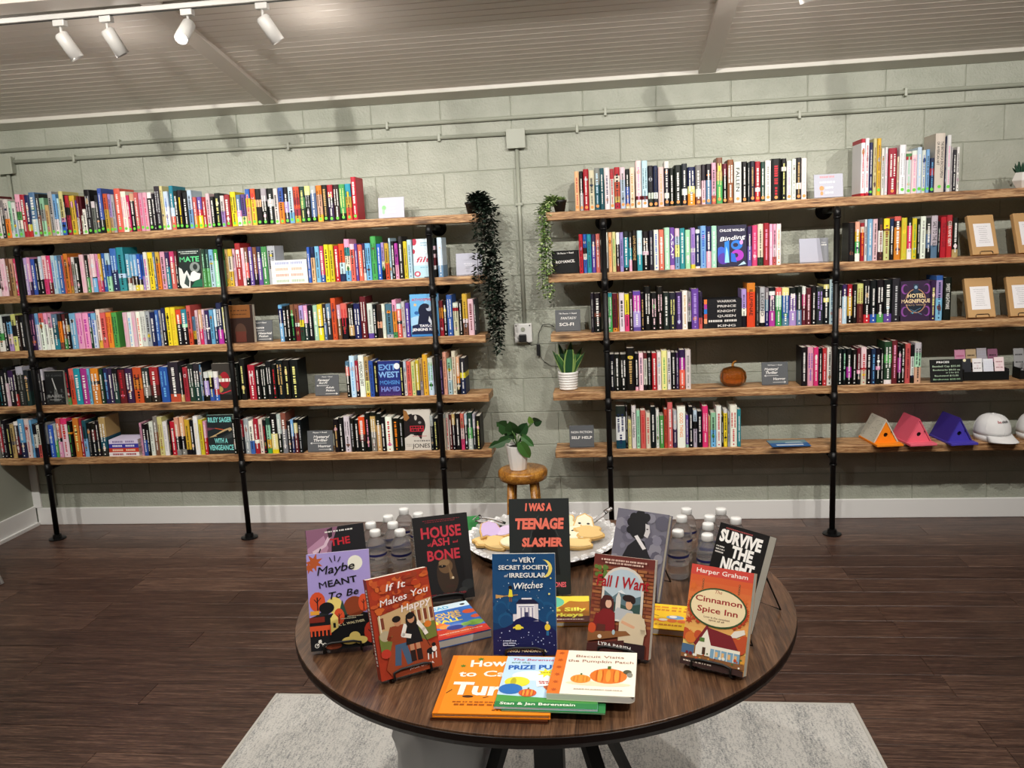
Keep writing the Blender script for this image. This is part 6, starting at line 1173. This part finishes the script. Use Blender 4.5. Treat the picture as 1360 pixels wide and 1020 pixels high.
def small_leaf(mb, p, d, L, w, c, up=Vector((0, 0, 1))):
    d = d.normalized(); s = d.cross(up)
    if s.length < .05: s = Vector((1, 0, 0))
    s.normalize(); n = s.cross(d).normalized()
    mb.add([p, p+d*L*.45+s*w/2+n*w*.12, p+d*L, p+d*L*.45-s*w/2+n*w*.12, p+d*L*.5-n*w*.1], [(0, 1, 4), (1, 2, 4), (2, 3, 4), (3, 0, 4)], c)
def nursery_pot(t, x, y, r0, r1, h):
    MB().lathe([(r0, 0), (r1, h*.80), (r1+.003, h*.80), (r1+.0035, h), (r1-.001, h), (r1-.003, h*.88), (.001, h*.88)], 24).build('pot', 'plastic_black', t, True, loc=(x, y, 0))
def trailing(name, label, loc, x_pot, drops, cols, n, L, rise, seed):
    rg = random.Random(seed); t = thing(name, label, 'plant', loc)
    nursery_pot(t, x_pot, 0, .026, .036, .065)
    f = MB(); st = MB()
    for dx, dy, dl, wig in drops:
        p0 = Vector((x_pot+dx*.2, 0, .06)); pts = [p0, Vector((x_pot+dx*.6, dy*.5, .06+rise)), Vector((dx, dy, .02)), Vector((dx+wig*.3, dy-.01, -dl*.35)), Vector((dx+wig, dy+.01, -dl*.7)), Vector((dx+wig*.6, dy, -dl))]
        fine = []
        for i in range(len(pts)-1):
            for k in range(6): fine.append(pts[i].lerp(pts[i+1], k/6))
        fine.append(pts[-1]); st.tube(fine, .0012, 5)
        m = int(n*dl/.5)
        for k in range(m):
            u = (k+rg.random())/m*(len(fine)-1); i = min(int(u), len(fine)-2); p = fine[i].lerp(fine[i+1], u-i)
            ang = rg.uniform(0, 2*PI); d = Vector((math.cos(ang), math.sin(ang)*.8-.15, rg.uniform(-.9, .5)))
            q = p + d.normalized()*rg.uniform(.004, .024)
            small_leaf(f, q, d, L*rg.uniform(.6, 1.2), L*rg.uniform(.5, .8), rg.choice(cols))
    o = st.build('stem', 'leaf', t, True); o.data.materials[0] = M['soil']
    o = f.build('foliage', 'leaf', t); o['kind'] = 'stuff'
trailing('trailing_ivy', 'dark artificial ivy trailing from a black pot at the left shelf end', (-.745, -.215, zl[0]), -.005,
         [(.045, -.055, .55, .03), (.07, -.04, .66, .02), (.03, -.075, .42, -.01), (.09, -.02, .74, .03), (.10, -.05, .60, .05), (.06, -.08, .70, .04), (.12, -.03, .50, .0), (.08, -.06, .78, .05)],
         ['10160f', '18221a', '1f2b20', '26332a', '0d120d', '3a463c'], 290, .030, .045, 5)
trailing('trailing_succulent', 'bright green trailing plant in a black pot at the right shelf end', (-.275, -.205, zr[0]), .012,
         [(-.075, -.045, .40, .0), (-.090, -.035, .46, -.01), (-.062, -.055, .44, .01), (-.080, -.06, .34, .012), (-.070, -.03, .48, .0)],
         ['7c9a52', '93ae64', 'a9c07a', '5f7f40', 'c3d19a', '4a6a34'], 330, .023, .02, 9)
m = MB(); rg = random.Random(2)
for _ in range(90):
    a_ = rg.uniform(0, 2*PI); p = Vector((.012+.026*math.cos(a_)*rg.random(), .026*math.sin(a_)*rg.random(), .06+rg.random()*.014)); small_leaf(m, p, Vector((math.cos(a_), math.sin(a_), rg.uniform(.2, 1))), .018, .013, rg.choice(['7c9a52', '93ae64', 'a9c07a', '5f7f40']))
par = [o for o in COL.objects if o.name.startswith('trailing_succulent')][0]
m.build('crown_foliage', 'leaf', par)['kind'] = 'stuff'

# stool and monstera
SX, SY, SZ = -.507, -.46, .455
t = thing('wooden_stool', 'low round honey-coloured wooden stool between the shelf units', 'stool', (SX, SY, 0))
MB().lathe([(.115, SZ-.062), (.130, SZ-.054), (.136, SZ-.034), (.136, SZ-.012), (.128, SZ-.002), (.110, SZ), (.001, SZ)], 48).build('seat', 'stool', t, True)
for a_ in (PI/4, 3*PI/4, 5*PI/4, 7*PI/4):
    MB().tube([(.085*math.cos(a_), .085*math.sin(a_), SZ-.063), (.118*math.cos(a_), .118*math.sin(a_), 0)], [.021, .017], 14).build('leg', 'stool', t, True)
for i in range(4):
    a_, b_ = PI/4+i*PI/2, 3*PI/4+i*PI/2
    MB().tube([(.104*math.cos(a_), .104*math.sin(a_), .17), (.104*math.cos(b_), .104*math.sin(b_), .17)], .009, 10).build('stretcher', 'stool', t, True)
PX, PYY = SX-.022, SY-.02
t = thing('monstera_plant', 'green monstera in a tapered cream pot on the wooden stool', 'plant', (PX, PYY, SZ+.0005))
MB().lathe([(.042, 0), (.045, .003), (.064, .134), (.064, .139), (.059, .139), (.056, .122), (.001, .122)], 12).build('pot', 'ceramic', t)
MB().lathe([(.0555, .1225), (.055, .126), (.001, .130)], 20).build('soil', 'soil', t)
def monstera_leaf(name, base, c, ang, tilt, L, w, col, lobes=True):
    """c centre of the leaf, stalk from base; ang turns it in the x-z plane, tilt tips it towards the viewer"""
    m = MB(); n = 22; pts = []
    for i in range(n):
        t_ = -PI/2 + 2*PI*i/n
        r = (math.sin(t_)*.5+.5); x = math.cos(t_)*w/2*(1.0-.25*r); z = math.sin(t_)*L/2
        if lobes and i % 4 == 2 and 2 < i < n-2: x *= .55
        if abs(t_-PI/2) < .2: z *= 1.12
        if abs(t_+PI/2) < .01: z *= .78
        pts.append(Vector((x, -abs(x)*.25 + .1*z*z/L, z)))
    R3 = Matrix.Rotation(ang, 3, 'Y') @ Matrix.Rotation(tilt, 3, 'X'); cen = Vector(c)
    vs = [cen + R3 @ p for p in pts] + [cen]
    m.add(vs, [(i, (i+1) % n, n) for i in range(n)], col)
    lf = m.build('leaf', 'leaf', t, False)
    s = MB(); tipb = cen + R3 @ Vector((0, 0, -L*.38)); mid = Vector(base).lerp(tipb, .5)+Vector((0, 0, .02)); s.tube([base, mid, tipb], .0028, 6, col='4a6a34'); s.build('stalk', 'leaf', t, True)
B0 = (0, 0, .125)
for c, ang, tilt, L, w, col, lb in [((-.055, -.03, .245), -.9, .5, .115, .10, '35582f', True), ((-.085, -.05, .165), -1.9, .4, .13, .062, '2d4f2a', True), ((-.02, -.02, .235), -.2, .6, .10, .09, '3a6033', False), ((.035, -.01, .225), .6, .4, .095, .075, '2f5430', False),
                                ((.045, -.055, .125), 2.7, -.3, .115, .072, '4c7a3a', False), ((.06, -.02, .165), 2.3, .2, .085, .05, '3d6636', False), ((.115, 0, .265), 1.3, .9, .085, .060, '2a4a2a', False), ((.080, -.01, .275), -.2, .3, .045, .035, '6f9440', False), ((-.035, .01, .19), -1.3, .2, .07, .05, '233f24', False)]:
    monstera_leaf('leaf', B0, c, ang, tilt, L, w, col, lb)

# ------------------------------------------------------------------ rug, table and what stands under it
t = thing('area_rug', 'pale grey and white woven area rug under the table', 'rug', (0, 0, 0))
MB().box(-1.312, .806, -3.72, -2.062, .0006, .011).build('pile', 'rug', t)
soften(MB().box(-1.325, -1.3125, -3.735, -2.049, .0006, .0115).build('binding', 'rug_edge', t), .003)
soften(MB().box(.8065, .819, -3.735, -2.049, .0006, .0115).build('binding', 'rug_edge', t), .003)
soften(MB().box(-1.312, .806, -2.0615, -2.049, .0006, .0115).build('binding', 'rug_edge', t), .003)
TX, TY, TZ, TR = -.201, -2.814, .75, .642
t = thing('round_table', 'round walnut-topped display table with a black pedestal', 'table', (TX, TY, 0))
MB().lathe([(TR-.012, TZ-.012), (TR-.001, TZ-.0055), (TR-.001, TZ-.0005), (TR-.002, TZ), (.001, TZ)], 96).build('tabletop', 'table', t)
MB().lathe([(.001, TZ-.035), (TR-.014, TZ-.035), (TR-.003, TZ-.030), (TR, TZ-.020), (TR, TZ-.006), (TR-.0012, TZ-.0045), (TR-.013, TZ-.0125), (.001, TZ-.0125)], 96).build('edge_band', 'table_edge', t)
soften(MB().box(-.040, .040, -.040, .040, .05, TZ-.036).build('pedestal_post', 'black', t), .003)
soften(MB().box(-.13, .13, -.13, .13, TZ-.046, TZ-.0355).build('mounting_plate', 'black', t), .002)
for a_ in (PI/4, 3*PI/4, 5*PI/4, 7*PI/4):
    d = Vector((math.cos(a_), math.sin(a_), 0)); s = Vector((-d.y, d.x, 0))*.02
    b = MB(); p, q = d*.03+Vector((0, 0, TZ-.075)), d*.33+Vector((0, 0, .012)); up = Vector((0, 0, .03))
    b.add([p-s-up, p+s-up, p+s+up, p-s+up, q-s, q+s, q+s+up*1.3, q-s+up*1.3], [(0,1,2,3),(7,6,5,4),(0,4,5,1),(1,5,6,2),(2,6,7,3),(3,7,4,0)]); b.build('brace', 'black', t)
t = thing('waste_bin', 'bin with a translucent plastic liner standing under the table', 'bin', (-.475, -2.845, .0115))
MB().lathe([(.10, 0), (.125, .30), (.121, .30), (.097, .006), (.001, .006)], 30).build('bin_body', flat('red_plastic', '8a3430', .4), t, True)
rg = random.Random(4); cr = [rg.uniform(.97, 1.05) for _ in range(400)]
MB().lathe([(.129, .23), (.134, .27), (.140, .33), (.150, .40), (.148, .46), (.13, .475)], 40, fn=lambda a_, i: 1+.05*math.sin(a_*9+i*1.7)+.03*math.sin(a_*23+i*2.9)).build('liner', 'bag', t, True)

# ------------------------------------------------------------------ books on wire easels on the table
def easel(label, x, y, yaw, lean, h=.17, w=.10, t_=.03):
    mx = frame(x, y, TZ+.001, yaw, 0); o = thing('book_easel', label, 'easel', mx=mx, group='black wire book easels')
    r = .0022; s, c = math.sin(lean), math.cos(lean); bd = t_+.004     # distance of the back wire behind the cover
    def on(a, u, off): return (a, s*u+c*off, .012+c*u-s*off)
    MB().tube([on(-w/2, 0, bd), on(-w/2, h, bd), on(w/2, h, bd), on(w/2, 0, bd)], r, 7).build('back_frame', 'cable', o, True)
    MB().tube([on(-w/2, .0, bd), on(-w/2, -.004, -.006), on(-w/2, .012, -.008), on(-w*.3, .016, -.008), on(w*.3, .016, -.008), on(w/2, .012, -.008), on(w/2, -.004, -.006), on(w/2, .0, bd)], r*1.25, 7).build('front_lip', 'cable', o, True)
    top = on(0, h*.96, bd+.003); yb = top[1]+.075
    MB().tube([(-.03, top[1], top[2]), (-w/2, yb, .003), (w/2, yb, .003), (.03, top[1], top[2])], r, 7).build('rear_leg', 'cable', o, True)
    MB().tube([(-w/2, .002, .003), (-w/2, .06, .003)], r, 6).build('foot_wire', 'cable', o, True); MB().tube([(w/2, .002, .003), (w/2, .06, .003)], r, 6).build('foot_wire', 'cable', o, True)
TB = [('maybe', 'lilac autumn book Maybe Meant To Be standing on an easel', -.644, -3.141, .256, .307, .146, .223, .020, 'a99ad6', '6a5a9a', art_maybe, 0),
      ('the', 'dark book with red THE lettering behind the lilac book', -.690, -2.985, .425, .299, .146, .232, .024, '17161a', '17161a', art_the, 0),
      ('happy', 'red book If It Makes You Happy with a walking couple and dog', -.452, -3.249, .578, .293, .141, .217, .026, '9c3a24', '8c2f20', art_happy, 0),
      ('house', 'black book House of Ash and Bone with red lettering', -.446, -2.873, .333, .294, .146, .222, .026, '1c1b1c', '1c1b1c', art_house, 1),
      ('secret', 'blue night-sky book The Very Secret Society of Irregular Witches', -.213, -3.162, .021, .299, .144, .224, .022, '1b4a78', '143a66', art_secret, 0),
      ('fall', 'brick-red book Fall I Want with a couple in an arch', -.007, -3.159, -.311, .354, .142, .216, .024, '7b3a2c', '6b2c24', art_fall, 0),
      ('cinn', 'orange book The Cinnamon Spice Inn with an oval sign', .191, -3.218, -.436, .399, .137, .214, .026, 'dd9a4a', 'b8582c', art_cinn, 0),
      ('surv', 'black book SURVIVE THE NIGHT behind the orange inn book', .238, -2.995, -.80, .424, .143, .231, .030, '141213', '141213', art_surv, 0),
      ('silent', 'grey book with a woman\'s dark silhouette in profile', .030, -2.856, -.46, .42, .145, .225, .026, '6c6a78', '18171c', art_silent, 1),
      ('teen', 'tall dark book I WAS A TEENAGE SLASHER in salmon lettering', -.205, -2.833, .019, .293, .160, .250, .030, '262a2a', '262a2a', art_teen, 1)]
EL = dict(maybe='easel under the lilac autumn book', the='easel under the dark book with red lettering', happy='easel under the red walking-couple book', house='easel under the House of Ash and Bone book', secret='easel under the blue witches book',
          fall='easel under the brick-red arch book', cinn='easel under the orange inn book', surv='easel with tall rear leg behind the inn book', silent='easel under the grey silhouette book', teen='easel under the tall slasher book')
for key, lab, x, y, yaw, lean, w, h, th, c, sc_, fn, hard in TB:
    cover_book(lab, w, h, th, c, frame(x, y, TZ+.013, yaw, lean), fn, spine=sc_, hard=bool(hard), group='books standing on easels on the round table')
    easel('black wire ' + EL[key], x, y, yaw, lean, .15 if key != 'surv' else .18, .085, th)
# lying picture books (front up: lean of a quarter turn)
def flat_book(label, x, y, z, yaw, w, h, th, c, fn, board=False, rnd_=0.0, hard=True, sp=None):
    """x, y: middle of the lower edge of the cover"""
    cover_book(label, w, h, th, c, frame(x, y, z+th, yaw, PI/2), fn, hard=hard, board=board, rnd=rnd_, spine=sp, group='picture books lying on the round table', name='picture_book')
Z0 = TZ+.0006
flat_book('brown-edged picture book mostly hidden under the orange one', -.262, -3.412, Z0, -.02, .235, .225, .006, '5a2f1c', lambda a: a.R('6a3a22', .02, .02, .98, .98))
flat_book('orange picture book How to Catch a Turkey lying at the left', -.257, -3.410, Z0+.0065, 0.0, .235, .235, .009, 'f28c1e', art_howto)
flat_book('green-edged picture book lying under the other two at right', -.135, -3.402, Z0+.0162, -.03, .205, .200, .003, '2f7f46', lambda a: a.R('2f7f46', .02, .02, .98, .98), hard=False)
flat_book('pale blue Prize Pumpkin picture book in the middle', -.150, -3.398, Z0+.0196, -.02, .205, .205, .004, 'bfdcf2', art_prize, hard=False)
flat_book('cream board book Biscuit Visits the Pumpkin Patch on top', -.062, -3.372, Z0+.0240, -.06, .175, .180, .014, 'f3eedd', art_biscuit, board=True, rnd_=.012)
flat_book('small bright reader Mouse Loves Fall lying behind the red book', -.365, -3.085, Z0, .50, .135, .185, .020, '3f74c4', art_mouse, board=True)
flat_book('yellow board book Five Silly Turkeys lying behind the blue book', -.140, -2.995, Z0, .03, .135, .150, .012, 'e8b23c', art_turkeys, board=True)
flat_book('small yellow board book lying right of the brick-red book', .095, -3.035, Z0, -.20, .135, .135, .016, 'f6c62e', art_pook, board=True)

# ------------------------------------------------------------------ water bottles
def make_bottle():
    t = thing('water_bottle', 'clear water bottle with a white cap', 'bottle', group='clear water bottles with white caps')
    prof = [(.001, .005), (.016, .0), (.026, .003), (.0290, .010), (.0290, .018), (.0272, .022), (.0290, .026), (.0290, .034), (.0275, .038), (.0287, .041), (.0287, .072), (.0272, .075), (.0292, .079), (.0292, .088), (.0265, .099), (.0200, .110), (.0140, .116), (.0130, .124), (.001, .125)]
    MB().lathe(prof, 28).build('bottle_body', 'pet', t, True)
    lf_ = MB().lathe([(.0288, .042), (.0290, .043), (.0290, .070), (.0288, .071)], 28).build('label_film', 'pet', t, True)
    lb_ = MB(); n = 28
    lb_.add([(.0293*math.cos(2*PI*i/n), .0293*math.sin(2*PI*i/n), z) for z in (.064, .071) for i in range(n)], [(i, (i+1) % n, (i+1) % n+n, i+n) for i in range(n)], '23265e')
    for i in range(10):
        t_ = -PI/2-.5+i*.09; r = .0292; lb_.add([(r*math.cos(t_), r*math.sin(t_), .055), (r*math.cos(t_+.06), r*math.sin(t_+.06), .055), (r*math.cos(t_+.06), r*math.sin(t_+.06), .060), (r*math.cos(t_), r*math.sin(t_), .060)], [(0, 1, 2, 3)], '3a3c50')
    lb_.build('label_stripe', 'print_', lf_)
    MB().lathe([(.0150, .119), (.0155, .120), (.0155, .133), (.0140, .136), (.001, .1365)], 24, fn=lambda a_, i: 1+.012*math.cos(a_*24)).build('cap', 'white', t, True)
    return t

def copy_tree(o, parent=None):
    c = o.copy(); COL.objects.link(c)
    if parent is not None: c.parent = parent
    for ch in [q for q in COL.objects if q.parent == o]: copy_tree(ch, c)
    return c
spots = [(-.722, -2.606, 'clear bottle leftmost of the left cluster, behind the dark book'), (-.690, -2.672, 'clear bottle at the left cluster front, nearest the dark book'), (-.686, -2.543, 'clear bottle in the left cluster back row, second from the left'),
         (-.655, -2.606, 'clear bottle in the middle of the left cluster'), (-.617, -2.671, 'clear bottle at the left cluster front, above the red book'), (-.654, -2.475, 'clear bottle standing furthest back in the left cluster'), (-.598, -2.520, 'clear bottle beside the House of Ash book, cap half hidden'),
         (.205, -2.500, 'clear bottle at the back left of the right cluster'), (.185, -2.570, 'clear bottle second from the front beside the grey silhouette book'), (.165, -2.690, 'clear bottle fully visible in front of the right cluster'), (.264, -2.570, 'clear bottle in the middle column of the right cluster, back'),
         (.252, -2.635, 'clear bottle in the middle column of the right cluster, centre'), (.240, -2.722, 'clear bottle in the middle column of the right cluster, front'), (.304, -2.505, 'clear bottle rear right, cap above the SURVIVE THE NIGHT book'), (.334, -2.590, 'clear bottle at far right, mostly behind SURVIVE THE NIGHT')]
b0 = make_bottle()
for i, (x, y, lab) in enumerate(spots):
    o = b0 if i == 0 else copy_tree(b0)
    o.location = (x, y, TZ+.0006); o.rotation_euler = (0, 0, (i*1.3) % 1.1-.5); o['label'] = lab

# ------------------------------------------------------------------ cookie platter
CX, CY = -.230, -2.430
t = thing('cookie_platter', 'round foil-lined black platter with iced cookies behind the slasher book', 'platter', (CX, CY, TZ+.0005))
MB().lathe([(.001, .001), (.205, 0), (.212, .002), (.226, .022), (.228, .030), (.224, .031), (.172, .008), (.001, .008)], 64).build('tray_base', 'plastic_black', t, True)
MB().lathe([(.001, .010), (.165, .010), (.175, .013), (.205, .0268), (.222, .034), (.236, .033), (.240, .029), (.237, .026), (.228, .0318)], 144, fn=lambda a_, i: 1+(.014 if i in (3, 4) else .010 if i > 4 else .004)*math.cos(a_*48), fz=lambda a_, i: (0, 0, .0015, .003, .0035, .0035, .003, .002, .001)[i]*math.cos(a_*48)).build('foil_liner', 'foil', t)
def cookie(label, x, y, z, yaw, tilt, roll, shape, dough, ice, deco=None, s=1.0):
    mx = Matrix.Translation((CX+x, CY+y, TZ+z)) @ Matrix.Rotation(yaw, 4, 'Z') @ Matrix.Rotation(-tilt*1.3, 4, 'X') @ Matrix.Rotation(roll, 4, 'Y')
    o = thing('cookie', label, 'cookie', mx=mx, group='iced cookies on the platter')
    if shape == 'round': pts = [(.036*math.cos(a_*PI/8), .030*math.sin(a_*PI/8)) for a_ in range(16)]
    elif shape == 'book': pts = [(-.036, -.026), (.0, -.022), (.036, -.026), (.038, .024), (.0, .028), (-.038, .024)]
    elif shape == 'ghost': pts = [(-.030, -.034), (-.015, -.028), (0, -.036), (.015, -.028), (.030, -.034), (.030, .0), (.022, .028), (0, .040), (-.022, .028), (-.030, .0)]
    else: pts = [(.040*math.cos(a_*PI/8)*(1-.22*math.cos(a_*PI/2)), .026*math.sin(a_*PI/8)) for a_ in range(16)]
    pts = [(a_*s, b_*s) for a_, b_ in pts]
    def slab(sc, z0, z1, col): 
        m = MB(); n = len(pts); v = [(a_*sc, b_*sc, z_) for z_ in (z0, z1) for a_, b_ in pts] + [(a_*sc*.93, b_*sc*.93, z1+.0012) for a_, b_ in pts]
        m.add(v, [tuple(range(n-1, -1, -1))] + [(i, (i+1) % n, (i+1) % n+n, i+n) for i in range(n)] + [(i+n, (i+1) % n+n, (i+1) % n+2*n, i+2*n) for i in range(n)] + [tuple(range(2*n, 3*n))], col); return m
    slab(1, 0, .0075, dough).build('dough', 'cookie', o); slab(.88, .0088, .0105, ice).build('icing', 'cookie', o)
    if deco:
        m = MB()
        for dx, dy, r in ((-.012, .006, .005), (.012, .006, .005), (0, -.008, .006)): m.poly([(dx*s+r*math.cos(q*PI/4), dy*s+r*.6*math.sin(q*PI/4), .0120) for q in range(8)], deco)
        m.build('icing_detail', 'cookie', o)
dg = 'd9b06a'
for lab, x, y, z, yaw, ti, ro, sh, ice, dc, s in [
    ('lilac-iced cookie with dark stripes at the platter left', -.155, -.055, .062, .3, -.25, .1, 'ghost', 'cbb3dc', None, 1.15), ('white-edged lilac cookie beside the striped one', -.105, -.060, .060, -.4, -.2, -.2, 'round', 'd8c4e2', None, 1.1),
    ('plain golden cookie lowest at the platter left', -.165, -.090, .040, .6, -.15, .05, 'oval', 'e6c88a', None, 1.1), ('plain cookie leaning below the lilac ones', -.130, -.110, .042, -.5, -.3, .1, 'oval', 'e2c080', None, 1.15), ('pale cookie tucked against the slasher book, left side', -.085, -.115, .045, 0, -.2, 0, 'round', 'efe4c0', None, 1.0),
    ('mint-iced cookie leaning high at the platter right', .065, -.025, .070, .5, -.55, -.2, 'oval', 'd9e0c0', None, 1.2), ('cream ghost cookie with dark face at the platter right', .130, -.030, .066, -.1, -.6, .1, 'ghost', 'efe6cc', '2c2824', 1.1),
    ('long cream cookie with dark icing lines at right', .085, -.075, .055, .25, -.3, -.1, 'book', 'efe6cc', '3a342e', 1.25), ('golden cookie stacked right of the cream ones', .145, -.060, .055, .4, -.3, .1, 'oval', 'e2c080', None, 1.25), ('golden round cookie at the front right rim', .115, -.110, .040, .2, -.2, .05, 'oval', 'e6c88a', None, 1.15), ('pale cookie tucked against the slasher book, right side', .045, -.115, .042, .0, -.2, 0, 'oval', 'ead9a8', None, 1.05)]:
    cookie(lab, x, y, z, yaw, ti, ro, sh, dg, ice, dc, s)
for k, (x, y, z, yaw, ti, ro, sh) in enumerate([(-.14, -.06, .012, .2, 0, 0, 'round'), (-.09, -.09, .012, 1, 0, 0, 'oval'), (-.15, -.07, .028, .8, 0, 0, 'oval'), (.08, -.05, .012, .4, 0, 0, 'round'), (.13, -.08, .012, 1.4, 0, 0, 'oval'), (.10, -.06, .030, 0, 0, 0, 'book')]):
    cookie(['golden cookie at the pile bottom, left', 'golden cookie at the pile bottom, left centre', 'golden cookie in the second layer, left', 'golden cookie at the pile bottom, right centre', 'golden cookie at the pile bottom, right', 'golden cookie in the second layer, right'][k], x, y, z, yaw, ti, ro, sh, dg, 'e6cf96', None, 1.1)
def tongs(label, pts, w=.016):
    o = thing('serving_tongs', label, 'tongs', group='clear plastic tongs on the platter')
    for off in (-.006, .006): MB().tube([Vector(p)+Vector((off, 0, off)) for p in pts], [w*.28]*len(pts), 8).build('arm', 'acrylic_clear', o, True)
    p = Vector(pts[-1]); MB().tube([p+Vector((-.012, 0, -.006)), p+Vector((.012, 0, .008))], .007, 8).build('hinge', 'acrylic_clear', o, True)
tongs('clear plastic tongs rising from the platter at the right of the slasher book', [(-.10, -2.42, .80), (-.06, -2.40, .82), (-.025, -2.38, .842)])
tongs('clear plastic tongs lying on the platter rim at left', [(-.36, -2.36, .79), (-.40, -2.35, .80), (-.445, -2.36, .812)])
o = MB().box(-.030, .030, -.001, .001, 0, .062, '49a35c').build('green_tag', 'print_', None, loc=(-.475, -2.345, TZ+.0006), rot=(-.15, 0, .25))
tag(o, 'small green card standing at the left rim of the platter', 'card')

# ------------------------------------------------------------------ ceiling track with heads
TYY = -1.315; zt_ = ceil_z(TYY)
t = thing('ceiling_track', 'white track rail fixed under the sloping ceiling', 'track', (0, TYY, zt_-.002))
soften(MB().box(XL+.3, 2.2, -.018, .018, -.034, -.001).build('rail', 'lamp', t), .002)
MB().box(XL+.32, 2.18, -.006, .006, -.0355, -.0343).build('slot', 'plastic_black', t)
def head(label, x, tilt_x, tilt_y, lit=False):
    """tilt_x leans the barrel along the wall, tilt_y towards it"""
    o = thing('track_light', label, 'ceiling lamp', (x, TYY, zt_-.0385), group='white spot heads on the ceiling track')
    soften(MB().box(-.026, .026, -.016, .016, -.026, 0).build('adapter', 'lamp', o), .003)
    MB().tube([(0, 0, -.026), (0, 0, -.066)], .006, 10).build('stem', 'lamp', o, True)
    mx = Matrix.Translation((0, 0, -.062)) @ Matrix.Rotation(tilt_x, 4, 'Y') @ Matrix.Rotation(tilt_y, 4, 'X')
    m = MB(); m.lathe([(.001, .012), (.022, .010), (.0285, .002), (.0285, -.105), (.0265, -.105), (.0255, -.090), (.001, -.090)], 28, mx=mx); br_ = m.build('barrel', 'lamp', o, True)
    m = MB(); m.lathe([(.001, -.0915), (.024, -.0915), (.024, -.093), (.001, -.093)], 22, mx=mx); m.build('lens', 'bulb' if lit else 'lamp', br_)
head('grey-shaded spot head on the track, leftmost in view', -2.335, -.42, .30)
head('grey-shaded spot head on the track, second from the left', -2.120, -.40, .30)
head('lit spot head on the track shining at the viewer', -1.752, .05, -.80, True)
head('grey-shaded spot head on the track right of the lit one', -1.420, -.48, .30)
head('spot head on the track at the top frame edge right', .775, -.3, .3)
for o in (_to,): COL.objects.unlink(o)

# white splayed side table, of which only one foot reaches into the picture
t = thing('side_table', 'white splayed furniture leg showing at the left frame edge on the floor', 'side table', (-3.585, -0.925, 0))
MB().lathe([(.001, .430), (.115, .430), (.120, .436), (.120, .450), (.115, .455), (.001, .455)], 40).build('tabletop', 'white', t, True)
for k_ in range(3):
    a_ = math.radians(-12+120*k_); rr_ = .295 if k_ == 0 else .19; MB().tube([(.08*math.cos(a_), .08*math.sin(a_), .430), (rr_*math.cos(a_), rr_*math.sin(a_), 0.001)], [.018, .011], 12).build('leg', 'white', t, True)
